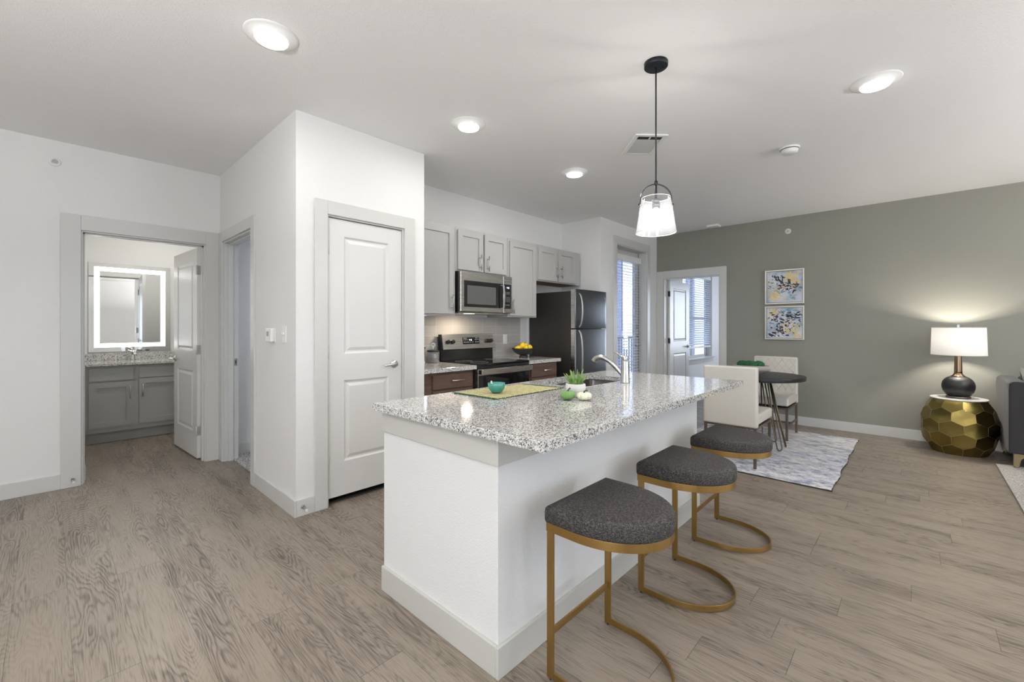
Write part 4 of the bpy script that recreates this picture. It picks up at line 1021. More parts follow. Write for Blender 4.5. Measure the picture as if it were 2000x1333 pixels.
# placemat with fringed ends
pm = thing('placemat', (1.81, 1.70, .909), 'straw placemat with dark green fringe on the island', 'placemat')
A_, B_, C_, D_ = Vector((1.545, 1.885)), Vector((1.555, 1.552)), Vector((2.095, 1.548)), Vector((2.055, 1.845))
mb = MB(); nu, nv = 40, 24; random.seed(5)
top = []
for j_ in range(nv + 1):
    for i_ in range(nu + 1):
        u, v = i_ / nu, j_ / nv
        p = (A_ * (1 - u) + D_ * u) * (1 - v) + (B_ * (1 - u) + C_ * u) * v
        jx_ = random.uniform(-.0025, .0025) if i_ in (0, nu) or j_ in (0, nv) else 0
        top.append((p.x + jx_, p.y + jx_, .9125 + .0012 * random.random()))
fs = [(j_ * (nu + 1) + i_, j_ * (nu + 1) + i_ + 1, (j_ + 1) * (nu + 1) + i_ + 1, (j_ + 1) * (nu + 1) + i_) for j_ in range(nv) for i_ in range(nu)]
n0 = len(top); bot = [(x, y, .9095) for x, y, z in top]
mb.add(top + bot, fs + [tuple(n0 + k for k in reversed(f)) for f in fs], True)
part('woven_mat', mb, 'straw', pm)
mb = MB()
for (P, Q, out, n_) in ((A_, B_, Vector((-1, 0)), 70), (D_, C_, Vector((1, 0)), 60), (B_, C_, Vector((0, -1)), 40), (A_, D_, Vector((0, 1)), 40)):
    ln = .019 if abs(out.x) > .5 else .003
    for k in range(n_):
        p = P.lerp(Q, (k + random.random()) / n_); d = out * (ln * random.uniform(.5, 1.2)) + Vector((-out.y, out.x)) * random.uniform(-.008, .008)
        mb.tube([(p.x, p.y, .9125), (p.x + d.x * .5, p.y + d.y * .5, .915), (p.x + d.x, p.y + d.y, .9107)], .0016, 5)
part('fringe', mb, 'fringe', pm)

tb = thing('small_bowl', (1.69, 1.695, .9135), 'small teal bowl on the placemat', 'bowl')
part('bowl', MB().lathe((1.69, 1.695, .914), [(0.018, 0), (0.030, .006), (0.043, .022), (0.0485, .040), (0.048, .054), (0.0455, .055), (0.044, .042), (0.038, .026), (0.02, .012), (.004, .010)], 40), 'teal', tb)
part('handle', MB().tube([(1.672, 1.702, .948), (1.663, 1.708, .972), (1.668, 1.712, .978)], .005, 8), 'cream', tb)
o = None

# white planter with succulent
pp = thing('potted_succulent', (1.905, 1.318, .909), 'green succulent in a small white faceted pot on the island', 'plant')
mb = MB(); rings = []
for r_, z in ((.030, .9095), (.034, .913), (.050, .945), (.053, .958), (.052, .975), (.049, .979), (.044, .978), (.042, .966)):
    rings.append([(1.905 + r_ * (1 + (.06 if k % 2 else 0)) * cos(2 * pi * (k + .5) / 12), 1.318 + r_ * (1 + (.06 if k % 2 else 0)) * sin(2 * pi * (k + .5) / 12), z) for k in range(12)])
mb.loft(rings, True, True, smooth=False)
part('pot', mb, 'pot', pp, bevel=.002)
part('soil', MB().lathe((1.905, 1.318, .966), [(0.043, 0), (0.043, .006), (0.025, .011), (.002, .012)], 20), 'soil', pp)
random.seed(11); lf = MB()
for k in range(19):
    a_ = 2 * pi * k / 19 * 2.4 + random.random() * .5; lean = random.uniform(.35, 1.15) if k > 5 else random.uniform(.05, .35); L_ = random.uniform(.068, .092) if k > 5 else random.uniform(.055, .078)
    b0 = Vector((1.905 + .014 * cos(a_), 1.318 + .014 * sin(a_), .970)); pts = []
    for i_ in range(8):
        t = i_ / 7; rad = L_ * (sin(lean) * t * (1.0 - .15 * t)); pts.append(b0 + Vector((cos(a_) * rad, sin(a_) * rad, L_ * (cos(lean) * t + .10 * t * t))))
    lf.tube(pts, .0056, 7, taper=[.8, 1.1, 1.15, 1.05, .95, .75, .5, .15])
part('foliage', lf, 'succ', pp)

def pumpkin(name, x, y, r, h, mat, label, stem_pts):
    t = thing(name, (x, y, .909), label, 'pumpkin', 'small pumpkins on the island')
    mb = MB(); n, m = 64, 18; rings = []
    for i in range(m + 1):
        a_ = pi * i / m; ring = []
        for k in range(n):
            ph = 2 * pi * k / n; rib = 1 - .16 * (1 - abs(sin(ph * 5.0))) ** 2.0
            rr = r * max(.02, sin(a_)) ** .75 * rib; z = -cos(a_)
            dip = .28 * max(0, z) ** 5 * (1 - min(1, sin(a_) * 2.2)) if z > 0 else 0
            ring.append((x + rr * cos(ph), y + rr * sin(ph), .9095 + h / 2 + h / 2 * (z - dip - .1 * max(0, z) ** 3)))
        rings.append(ring)
    mb.loft(rings); part('skin', mb, mat, t)
    part('stem', MB().tube([(x + a2, y + b2, .9095 + h * .80 + c2) for a2, b2, c2 in stem_pts], .0048, 8, taper=[1.4, .9, .8, .9]), 'stem', t)
pumpkin('pumpkin', 1.792, 1.288, .0365, .050, 'pump_green', 'small green pumpkin in front of the white pot', [(0, 0, -.004), (.002, -.002, .008), (.006, -.006, .016), (.010, -.009, .019)])
pumpkin('pumpkin', 1.842, 1.222, .0385, .043, 'pump_white', 'small cream white pumpkin in front of the white pot', [(0, 0, -.002), (.001, 0, .008), (.004, -.005, .014), (.010, -.012, .013)])

# ------------------------------------------------------------------ bar stools
def d_outline(w, d, n=20, grow=0.0, sq=0.10):
    """x -w/2..w/2 ; flat side at y=0 ; rounded towards y=-d"""
    w2 = w / 2 + grow; p = [(-w2, grow)]
    ys = -sq
    p.append((-w2, ys))
    for k in range(1, n): a_ = pi * k / n; p.append((-w2 * cos(a_), ys - (d - sq + grow) * sin(a_)))
    p.append((w2, ys)); p.append((w2, grow)); return p
def make_stool():
    t = thing('bar_stool', (0, 0, 0), 'x', 'bar stool', 'bar stools along the island')
    W, D = .405, .372; zs = .562
    # seat cushion
    mb = MB(); rings = []
    for g_, z in ((-.006, zs + .002), (.003, zs + .005), (.006, zs + .014), (.0065, zs + .046), (.004, zs + .058), (-.003, zs + .0655), (-.012, zs + .068), (-.04, zs + .0705), (-.09, zs + .072)):
        ol = d_outline(W, D, 28, g_, .12)
        if g_ < -.02: ol = [(x, y) for x, y in ol]
        rings.append([(x, y, z) for x, y in ol])
    mb.loft(rings); obj('seat', mb, 'woven', t, local=True)['label'] = 'charcoal woven seat cushion'
    base_ = [(x, y) for x, y in d_outline(W - .006, D - .003, 36, 0, .12)]
    cl = base_
    obj('seat_ring', MB().strip([(x, y, zs - .012) for x, y in cl], (0, 0, 1), .008, .031, closed=True), 'brass', t, local=True, bevel=.001)
    obj('base_ring', MB().strip([(x, y, .018) for x, y in cl[1:-1]] if False else [(x, y + (0 if i else 0), .018) for i, (x, y) in enumerate(cl)], (0, 0, 1), .008, .027), 'brass', t, local=True, bevel=.001)
    for s in (-1, 1):
        x = s * (W / 2 - .003)
        obj('leg', MB().box(x - .0046, x + .0046, -.0285, .0006, .0055, zs - .0265), 'brass', t, local=True, bevel=.001)
    obj('footrest', MB().box(-W / 2 + .001, W / 2 - .001, -.018, -.010, .158, .183), 'brass', t, local=True, bevel=.001)
    for x, y in ((-.199, -.014), (.199, -.014)): obj('foot_glide', MB().cyl((x, y, 0), .0055, .006, 12), 'black_plastic', t, local=True)
    return t
st = make_stool()
for i, (x, lb) in enumerate([(1.442, 'nearest bar stool, gold frame and charcoal seat at the front of the island'), (2.148, 'middle bar stool of the three along the island'), (2.832, 'farthest bar stool, beside the cream dining chair')]):
    o = st if i == 0 else copy_tree(st)
    o.location = (x, .982, 0); o['label'] = lb; WL[o.name] = Vector((x, .982, 0))

# ------------------------------------------------------------------ dining set
rgz = .010
mb = MB(); rx0, rx1, ry0, ry1 = 4.14, 6.24, .477, 2.0
random.seed(2); nx_, ny_ = 44, 32; vs = []
for j_ in range(ny_ + 1):
    for i_ in range(nx_ + 1):
        e = .005 if (i_ in (0, nx_) or j_ in (0, ny_)) else 0
        wob = .006 * sin(i_ * .55) if j_ == 0 else 0
        vs.append((rx0 + (rx1 - rx0) * i_ / nx_ + random.uniform(-e, e), ry0 + (ry1 - ry0) * j_ / ny_ + random.uniform(-e, e) + wob, rgz + random.uniform(0, .0006)))
fs = [(j_ * (nx_ + 1) + i_, j_ * (nx_ + 1) + i_ + 1, (j_ + 1) * (nx_ + 1) + i_ + 1, (j_ + 1) * (nx_ + 1) + i_) for j_ in range(ny_) for i_ in range(nx_)]
n0 = len(vs); mb.add(vs + [(x, y, .0015) for x, y, z in vs], fs + [tuple(n0 + k for k in reversed(f)) for f in fs], True)
dr = thing('dining_rug', (5.19, 1.24, 0), 'distressed white and blue rug under the dining table', 'rug')
part('pile', mb, 'rug', dr)
ed = MB(); edge = [(rx0, ry0), (rx1, ry0), (rx1, ry1), (rx0, ry1)]
pts = []
for k in range(4):
    a2, b2 = Vector(edge[k]), Vector(edge[(k + 1) % 4])
    for i_ in range(40): p = a2.lerp(b2, i_ / 40); pts.append((p.x, p.y + (.006 * sin(i_ * .605) if k == 0 else 0), .006))
ed.tube(pts, .0042, 6, closed=True)
part('binding', ed, simple('dark_rug_edge', (.03, .028, .028), .9), dr)
RZ = rgz + .0015
def rounded_box(x0, x1, y0, y1, z0, z1): return MB().box(x0, x1, y0, y1, z0, z1)
def make_chair(quilt):
    """faces +x; back at local x = 0; width 0.46 along y; seat to x = 0.56"""
    t = thing('dining_chair', (0, 0, 0), 'x', 'chair', 'cream dining chairs')
    w2 = .232
    obj('backrest', MB().box(0, .065, -w2, w2, .358, .905), 'leather', t, local=True, bevel=.018, seg=4)
    obj('seat', MB().box(.055, .56, -w2, w2, .382, .478), 'leather', t, local=True, bevel=.022, seg=4)
    fr_ = MB()
    obj('seat_frame', MB().box(.008, .552, -w2 + .006, w2 - .006, .345, .366), 'bronze', t, local=True, bevel=.002)
    for x in (.012, .535):
        for s in (-1, 1): obj('leg', MB().box(x - .011, x + .014, s * (w2 - .020) - .012, s * (w2 - .020) + .012, 0, .350), 'bronze', t, local=True, bevel=.002)
    obj('stretcher', MB().box(.0, .53, w2 - .026, w2 - .014, .145, .168).box(.0, .53, -w2 + .014, -w2 + .026, .145, .168).box(.262, .278, -w2 + .02, w2 - .02, .146, .166), 'bronze', t, local=True, bevel=.002)
    q = MB(); n = 7
    for s in (-1, 1):
        for k in range(-6, 8):
            # diagonal stitched seams on the inner face of the back
            z0, z1 = .50, .895; y0 = -w2 + .03 + k * .075
            p0 = Vector((.0655, y0, z0)); p1 = Vector((.0655, y0 + (z1 - z0) * .75, z1))
            if s < 0: p0.y *= -1; p1.y *= -1
            a2, b2 = 0.0, 1.0; d = p1 - p0
            lim = w2 - .02
            for (num, den) in ((lim - p0.y, d.y), (-lim - p0.y, d.y)):
                pass
            ts = sorted([(-lim - p0.y) / d.y, (lim - p0.y) / d.y]); a2 = max(0, ts[0]); b2 = min(1, ts[1])
            if b2 - a2 > .05: q.tube([p0 + d * a2, p0 + d * b2], .0022, 5)
    obj('quilting', q, simple('quilt_seam', (.52, .49, .42), .6), t, local=True)
    return t
ch1 = make_chair(False)
ch1.location = (4.288, 1.262, RZ); ch1['label'] = 'cream dining chair with its back to the island'
ch2 = copy_tree(ch1); ch2.location = (6.135, 1.262, RZ); ch2.rotation_euler = (0, 0, pi); ch2['label'] = 'cream quilted dining chair on the far side of the table by the olive wall'
WL[ch1.name] = Vector(ch1.location)
# table
tx, ty = 5.19, 1.262
dt = thing('dining_table', (tx, ty, RZ), 'round black dining table on slanting bronze wire legs', 'table')
part('tabletop', MB().lathe((tx, ty, 0), [(0.440, .728), (0.452, .731), (0.454, .764), (0.451, .768), (0.30, .768)], 80), 'table_black', dt, bevel=.001)
for k in range(8):
    a_ = 2 * pi * k / 8 + .35; rad = Vector((cos(a_), sin(a_), 0)); tan = Vector((-sin(a_), cos(a_), 0)); c0 = Vector((tx, ty, 0))
    pts = [c0 + rad * .13 - tan * .034 + Vector((0, 0, .727))]
    bz = RZ + .0065
    for i_ in range(9):
        b2 = pi + pi * i_ / 8
        pts.append(c0 + rad * (.275 if 0 < i_ < 8 else .272) + tan * (.036 * cos(b2)) + Vector((0, 0, bz + .034 + .034 * sin(b2))))
    pts.append(c0 + rad * .13 + tan * .034 + Vector((0, 0, .727)))
    part('leg', MB().tube(pts, .0062, 8), 'bronze_dark', dt)
part('mounting_plate', MB().lathe((tx, ty, .720), [(0.16, 0), (0.16, .008)], 40), 'bronze_dark', dt)
# bowl of moss
bx, by = 5.02, 1.26
bo = thing('stone_bowl', (bx, by, .768), 'oval grey stone bowl of green moss on the dining table', 'bowl')
mb = MB(); rings = []
for r_, z in ((.055, .7685), (.062, .772), (.11, .795), (.160, .825), (.172, .838), (.170, .858), (.166, .878), (.160, .878), (.158, .855), (.10, .845), (.01, .842)):
    rings.append([(bx + r_ * .62 * cos(2 * pi * k / 44), by + r_ * 1.02 * sin(2 * pi * k / 44), z) for k in range(44)])
mb.loft(rings); part('bowl', mb, 'stonebowl', bo)
random.seed(4)
for i, (dx, dy, r_, lb) in enumerate([(0, .085, .052, 'leftmost clump of green moss in the stone bowl'), (-.02, .015, .055, 'middle clump of green moss in the stone bowl'), (.01, -.065, .055, 'right clump of green moss in the stone bowl'), (.055, -.005, .042, 'rear clump of green moss in the stone bowl'), (-.05, -.03, .038, 'front clump of green moss in the stone bowl')]):
    mb = MB().sphere((0, 0, 0), r_, 28, 18, sz=.75)
    for k in range(len(mb.v)):
        v = mb.v[k]; mb.v[k] = v * (1 + .10 * sin(v.x * 190 + i) * sin(v.y * 170) * cos(v.z * 180) + random.uniform(-.04, .04))
    o = obj('moss_clump', mb, 'moss', local=True); o.location = (bx + dx, by + dy, .884); tag(o, lb, 'moss', 'moss clumps in the stone bowl')

# ------------------------------------------------------------------ pictures
def picture(z0, z1, seed, label, strokes):
    y0, y1 = 1.055, 1.505; x = XO
    t = thing('framed_painting', (x, (y0 + y1) / 2, (z0 + z1) / 2), label, 'painting', 'abstract paintings on the olive wall')
    f = .018; mb = MB()
    mb.box(x - .032, x - .001, y0, y0 + f, z0, z1).box(x - .032, x - .001, y1 - f, y1, z0, z1).box(x - .032, x - .001, y0 + f, y1 - f, z0, z0 + f).box(x - .032, x - .001, y0 + f, y1 - f, z1 - f, z1)
    part('frame', mb, 'frame_silver', t, bevel=.002)
    cv = part('canvas', MB().box(x - .020, x - .002, y0 + f + .004, y1 - f - .004, z0 + f + .004, z1 - f - .004), 'canvas', t)
    part('shadow_gap', MB().box(x - .006, x - .001, y0 + f, y1 - f, z0 + f, z1 - f), 'dark_void', t)
    random.seed(seed); w, h = y1 - y0, z1 - z0
    mbs = {}
    lay = [0]
    for mt, u, v, su, sv, rot, n in strokes:
        mb = mbs.setdefault(mt, MB())
        for k in range(int(n * (1.5 if 'gold' in mt else 1.15 if 'blue' not in mt else .8))):
            cu = u + random.gauss(0, su * .32); cv_ = v + random.gauss(0, sv * .32)
            a_ = rot + random.gauss(0, .45); L2 = random.uniform(.12, .62) * max(su, sv) * .30; W2 = L2 * random.uniform(.14, .6)
            pts = []; nn2 = 9
            for q_ in range(nn2):
                ph = 2 * pi * q_ / nn2; rr = random.uniform(.65, 1.15)
                pu = cu + (L2 * cos(ph) * cos(a_) - W2 * sin(ph) * sin(a_)) * rr; pv = cv_ + (L2 * cos(ph) * sin(a_) + W2 * sin(ph) * cos(a_)) * rr
                pu = min(.94, max(.06, pu)); pv = min(.94, max(.06, pv))
                pts.append((y1 - pu * w, z1 - pv * h))
            lay[0] += 1; off = .0202 + .0000015 * lay[0]
            mb.add([(x - off, p[0], p[1]) for p in pts], [tuple(range(nn2))], False)
    for mt, mb in mbs.items(): part('brushwork', mb, mt, cv)
    return t
picture(1.585, 2.042, 21, 'upper framed abstract painting in blue, gold and black on the olive wall', [
    ('paint_blue', .2, .5, .5, .35, .2, 16), ('paint_blue', .62, .78, .3, .25, .3, 14), ('paint_blue', .9, .6, .25, .3, .6, 8),
    ('paint_gold', .27, .75, .35, .28, .4, 34), ('paint_gold', .72, .27, .3, .35, 1.4, 44), ('paint_gold', .12, .42, .2, .2, .6, 12), ('paint_gold', .55, .28, .12, .4, 1.4, 12), ('paint_gold', .42, .53, .2, .2, .6, 14),
    ('paint_black', .32, .30, .35, .25, 1.2, 22), ('paint_black', .48, .42, .4, .22, .5, 26), ('paint_black', .58, .55, .35, .25, -.6, 22), ('paint_brown', .85, .5, .3, .22, .2, 16), ('paint_black', .75, .48, .25, .15, .1, 10), ('paint_black', .12, .50, .2, .15, .3, 8)])
picture(1.110, 1.556, 33, 'lower framed abstract painting with dark diagonal strokes on the olive wall', [
    ('paint_blue', .6, .25, .5, .35, .3, 16), ('paint_blue', .15, .55, .3, .3, .2, 10), ('paint_blue', .7, .15, .4, .2, .2, 8),
    ('paint_gold', .22, .17, .3, .22, 1.4, 26), ('paint_gold', .75, .80, .3, .35, 1.2, 36), ('paint_gold', .50, .55, .25, .2, .5, 14), ('paint_gold', .1, .36, .2, .15, .2, 8), ('paint_gold', .78, .55, .2, .2, .2, 10),
    ('paint_black', .2, .36, .35, .2, -.3, 20), ('paint_black', .62, .32, .4, .22, .35, 24), ('paint_black', .85, .28, .35, .22, .25, 14), ('paint_black', .47, .60, .35, .3, .8, 26), ('paint_black', .28, .82, .5, .28, .75, 20), ('paint_black', .68, .58, .3, .2, -.5, 14), ('paint_brown', .42, .76, .2, .2, .8, 10)])

# ------------------------------------------------------------------ side table and lamp
sx_, sy_ = 6.36, -.318
sd_ = thing('side_table', (sx_, sy_, 0), 'drum side table of faceted gold hexagons with a white top', 'side table')
def Rz(z):  # barrel profile
    u = (z - .27) / .27
    return .292 * sqrt(max(0.02, 1 - .50 * u * u))
mb = MB(); NC = 10; HZ = .54; ROW = .118
def P_(ui, z):
    z = min(HZ, max(.0, z)); a_ = 2 * pi * ui / NC - 2.75; r_ = Rz(z); return Vector((sx_ + r_ * cos(a_), sy_ + r_ * sin(a_), z))
edg = MB()
for row in range(-1, 6):
    zc = .035 + row * ROW; offu = .5 * (row % 2)
    for i in range(NC):
        u = i + offu; hz = ROW / 3 * 2
        cs = [(u, zc + hz), (u + .5, zc + hz / 2), (u + .5, zc - hz / 2), (u, zc - hz), (u - .5, zc - hz / 2), (u - .5, zc + hz / 2)]
        if all(c2[1] >= HZ for c2 in cs) or all(c2[1] <= 0 for c2 in cs): continue
        pv = [P_(*c2) for c2 in cs]; cen = sum(pv, Vector()) / 6
        cin = (cen - Vector((sx_, sy_, cen.z))) * (1 - .012) + Vector((sx_, sy_, cen.z))
        mid = [p * .45 + cin * .55 for p in pv]; rim_ = [p * .93 + cin * .07 for p in pv]
        mb.add(pv + rim_ + mid + [cin], [(k, (k + 1) % 6, 6 + (k + 1) % 6, 6 + k) for k in range(6)] + [(6 + k, 6 + (k + 1) % 6, 12 + (k + 1) % 6, 12 + k) for k in range(6)] + [(18, 12 + k, 12 + (k + 1) % 6) for k in range(6)], True)
        for k in range(3):
            a2, b2 = pv[k], pv[(k + 1) % 6]
            if (a2 - b2).length > .01: edg.tube([a2, b2], .0008, 4)
dm = part('drum', mb, 'gold_facet', sd_)
part('facet_edges', edg, 'gold_edge', dm)
part('tabletop', MB().lathe((sx_, sy_, .541), [(0.205, 0), (0.214, .003), (0.215, .010), (0.210, .013)], 64), 'stone_white', sd_)
lp_ = thing('table_lamp', (sx_, sy_, .554), 'lit table lamp with white drum shade and black globe base', 'lamp')
lx, ly = sx_ + .01, sy_ + .002
part('base', MB().lathe((lx, ly, .5545), [(0.092, 0), (0.094, .003), (0.094, .014), (0.088, .018)], 48), 'bronze', lp_)
part('globe', MB().lathe((lx, ly, .572), [(0.078, 0), (0.092, .012), (0.112, .042), (0.123, .080), (0.1245, .11), (0.117, .145), (0.100, .172), (0.080, .189), (0.064, .198)], 56), 'lamp_black', lp_)
npf = [(0.065, .197), (0.048, .208), (0.036, .222), (0.030, .238)]
for k in range(12): npf += [(0.0320 - .0004 * k, .240 + k * .0155), (0.0295 - .0004 * k, .2475 + k * .0155)]
part('neck', MB().lathe((lx, ly, .572), npf, 40), 'bronze_glass', lp_, label='ribbed bronze glass neck')
zS0, zS1 = .992, 1.272
part('lamp_shade', MB().lathe((lx, ly, 0), [(0.206, zS0), (0.198, zS1)], 72, cap0=False, cap1=False), 'shade', lp_, label='white fabric drum shade')
for r_, z in ((0.206, zS0), (.198, zS1)): part('shade_trim', MB().tube([(lx + r_ * cos(2 * pi * k / 72), ly + r_ * sin(2 * pi * k / 72), z) for k in range(72)], .0022, 6, closed=True), 'pillow', lp_)
part('harp', MB().tube([(lx, ly, .99), (lx, ly, 1.13)], .012, 14).tube([(lx - .195, ly, 1.262), (lx + .195, ly, 1.262)], .0018, 6).tube([(lx, ly - .195, 1.262), (lx, ly + .195, 1.262)], .0018, 6), 'nickel', lp_)
part('bulb', MB().sphere((lx, ly, 1.165), .028, 20, 12), 'bulb', lp_)
part('finial', MB().box(lx - .011, lx + .011, ly - .011, ly + .011, 1.262, 1.305), simple('crystal_finial', (.22, .24, .27), .35, .3), lp_, bevel=.003)
ll = bpy.data.lights.new('table_lamp_bulb', 'POINT'); ll.energy = 70; ll.color = (1, .93, .82); ll.shadow_soft_size = .034
lo = bpy.data.objects.new('table_lamp_bulb', ll); COL.objects.link(lo); lo.location = (lx, ly, 1.165)

# ------------------------------------------------------------------ stands of the added fill uplights, out of view
for (ux, uy, uw), lb in zip(UPFILL, ('unseen uplighter floor lamp added as fill on the left', 'unseen uplighter floor lamp added as fill on the right', 'unseen uplighter floor lamp added as fill at the far end of the pale rug')):
    u_t = thing('fill_floor_lamp', (ux, uy, 0), lb, 'lamp')
    part('base', MB().lathe((ux, uy, .0105 if ux > 3.4 else 0), [(0.15, .001), (0.15, .015), (0.02, .03)], 40), 'black_metal', u_t)
    part('pole', MB().cyl((ux, uy, .02), .012, 1.72, 20), 'black_metal', u_t)
    part('lamp_shade', MB().lathe((ux, uy, 0), [(0.03, 1.73), (0.10, 1.74), (0.16, 1.79), (0.165, 1.80), (0.15, 1.785), (0.10, 1.755), (0.02, 1.75)], 48), 'black_metal', u_t)
    part('bulb', MB().sphere((ux, uy, 1.772), .02, 16, 10), 'bulb', u_t)

# ------------------------------------------------------------------ sofa
so = thing('sofa', (6.2, -1.7, 0), 'grey velvet sofa against the olive wall, cut by the right edge', 'sofa')
sx0, sx1, sy0, sy1 = 5.925, 6.665, -2.75, -.612
part('frame', MB().box(sx0 + .01, sx1, sy0 + .05, sy1 - .05, .135, .30), 'velvet', so, bevel=.01)
def arm(y0, y1):
    mb = MB(); prof = []
    sec = lambda x, dz, dy: [(x, y0, .135), (x, y1, .135), (x, y1 + dy, .70 + dz), (x, y1 - .004 + dy, .765 + dz), (x, y1 - .03 + dy, .785 + dz), (x, y0 + .03, .785 + dz), (x, y0, .76 + dz)]
    mb.loft([sec(sx0, 0, 0), sec(sx0 + .36, .003, .006), sec(sx1, 0, .012)], smooth=False)
    return part('armrest', mb, 'velvet', so, bevel=.012, seg=3)
arm(sy1 - .13, sy1); arm(sy0, sy0 + .13)
part('backrest', MB().box(sx1 - .20, sx1, sy0 + .13, sy1 - .132, .30, .79), 'velvet', so, bevel=.03, seg=4)
for y in (-1.20, -1.74, -2.28): part('seat_cushion', MB().box(sx0 - .005, sx1 - .20, y - .19 if y == -1.20 and False else y - .265, y + .265 if y > -1.3 and False else y + .265, .30, .455), 'velvet', so, bevel=.03, seg=4)
for x, y in ((sx0 + .03, sy1 - .03), (sx0 + .03, sy0 + .03), (sx1 - .05, sy1 - .03), (sx1 - .05, sy0 + .03)):
    s = -1 if y > -1.5 else 1
    pr2 = [(y, .135), (y + s * .115, .135), (y + s * .070, .115), (y + s * .045, .085), (y + s * .036, .022), (y, .022)]
    front = x < 6.2; zb_ = .010 if front else 0.0
    mb = MB().loft([[(x - .016, a2, b2) for a2, b2 in pr2], [(x + .016, a2, b2) for a2, b2 in pr2]], smooth=False).lathe((x, y + s * .018, zb_), [(0.016, 0), (0.018, .006), (.012, .024)], 18)
    part('leg', mb, 'bronze' if False else simple('champagne_leg', (.30, .235, .14), .3, .9), so)
pw = MB(); random.seed(9); rings = []
n = 14
for i in range(n + 1):
    for_ = []
    v = -1 + 2 * i / n
    rings.append(None)
def cushion(cx, cy, cz, w, h, th, ry, rz_):
    mb = MB(); n = 16; vs = []; 
    for side in (1, -1):
        for i in range(n + 1):
            for j_ in range(n + 1):
                u = -1 + 2 * i / n; v = -1 + 2 * j_ / n
                k = (max(0, (1 - u * u)) * max(0, (1 - v * v))) ** .45
                e = 1 - .06 * (u * u * (1 - v * v) + v * v * (1 - u * u)) * 0 - .05 * (1 - abs(u * v))
                vs.append(Vector((side * th * k, u * w / 2 * (1 - .07 * (1 - abs(v)) * abs(u)), v * h / 2 * (1 - .07 * (1 - abs(u)) * abs(v)))))
    fs = []
    for s in range(2):
        o_ = s * (n + 1) ** 2
        for i in range(n):
            for j_ in range(n): fs.append((o_ + i * (n + 1) + j_, o_ + (i + 1) * (n + 1) + j_, o_ + (i + 1) * (n + 1) + j_ + 1, o_ + i * (n + 1) + j_ + 1))
    mb.add(vs, fs, True)
    mb.xf(Matrix.Translation((cx, cy, cz)) @ Matrix.Rotation(rz_, 4, 'Z') @ Matrix.Rotation(ry, 4, 'Y')); return mb
tp_ = thing('throw_pillow', (6.28, -.95, .46), 'white throw pillow with a dark green print on the sofa', 'pillow')
cpm = cushion(6.28, -.825, .69, .42, .42, .055, radians(22), radians(90))
part('cover', cpm, 'pillow', tp_)
mb = MB()
for (u, v, a_) in ((-.13, .12, .6), (-.07, .15, 1.2), (-.15, .05, .2), (.0, .13, 2.0), (.08, .12, .9), (-.05, .05, .3), (.14, .14, 1.4)):
    pts = [(u + .05 * cos(a_) * cos(p) - .02 * sin(a_) * sin(p), v + .05 * sin(a_) * cos(p) + .02 * cos(a_) * sin(p)) for p in [2 * pi * k / 10 for k in range(10)]]
    R = Matrix.Translation((6.28, -.825, .69)) @ Matrix.Rotation(radians(90), 4, 'Z') @ Matrix.Rotation(radians(22), 4, 'Y')
    def th_(a2, b2):
        a2, b2 = a2 / .215, b2 / .215; return .055 * (max(0, (1 - a2 * a2)) * max(0, (1 - b2 * b2))) ** .45
    mb.add([R @ Vector((th_(a2, b2) + .002, a2, b2)) for a2, b2 in pts], [tuple(range(10))], True)
part('leaf_print', mb, 'leaf_print', tp_)
o = obj('living_rug', MB().box(3.4, 6.012, -3.2, -.54, .001, .010), 'rug2', base=(4.7, -1.9, 0), bevel=.003); tag(o, 'pale grey patterned rug under the sofa legs at the right edge', 'rug')

# ------------------------------------------------------------------ patio door, blinds, outside
pdo = thing('patio_door', ((DO[0] + DO[1]) / 2, YD + TP - .03, 0), 'full glass patio door behind white blinds', 'door'); pdo['kind'] = 'structure'; pdo.name = 'door_4'; WL[pdo.name] = Vector(pdo.location)
yd0, yd1 = YD + TP - .025, YD + TP + .02
x0, x1, zt = DO[0] + .012, DO[1] - .012, DO[2] - .014
mb = MB().box(x0, x0 + .11, yd0, yd1, .01, zt).box(x1 - .11, x1, yd0, yd1, .01, zt).box(x0 + .11, x1 - .11, yd0, yd1, .01, .25).box(x0 + .11, x1 - .11, yd0, yd1, zt - .12, zt)
part('door_frame', mb, 'trim', pdo, bevel=.002)
part('glass_pane', MB().box(x0 + .11, x1 - .11, (yd0 + yd1) / 2 - .004, (yd0 + yd1) / 2 + .004, .25, zt - .12), 'glass', pdo)
part('edge_gap_shadow', MB().box(x1 - .003, x1 + .004, yd0 - .006, yd0 + .02, .01, zt), 'dark_void', pdo)  # dark strip painted for the shadow in the door's edge gap
hb = MB().lathe((x1 - .045, yd0, 1.0), [(0.028, 0), (0.028, -.008), (.012, -.012), (.012, -.04)], 20, axis='y').tube([(x1 - .045, yd0 - .042, 1.0), (x1 - .12, yd0 - .045, 1.0)], .009, 10)
part('door_handle', hb, 'nickel', pdo)
for z in (1.14, 1.28): part('deadbolt', MB().lathe((x1 - .045, yd0, z), [(0.026, 0), (0.026, -.012), (.01, -.02)], 20, axis='y'), 'grey_plastic', pdo)
bl = thing('door_blinds', ((x0 + x1) / 2, yd0 - .05, zt), 'white slatted blinds hanging on the patio door', 'blinds')
bx0, bx1 = x0 + .06, x1 - .035
part('headrail', MB().box(bx0 - .01, bx1 + .012, yd0 - .062, yd0 - .004, zt - .175, zt - .085), 'white_plastic', bl, bevel=.004)
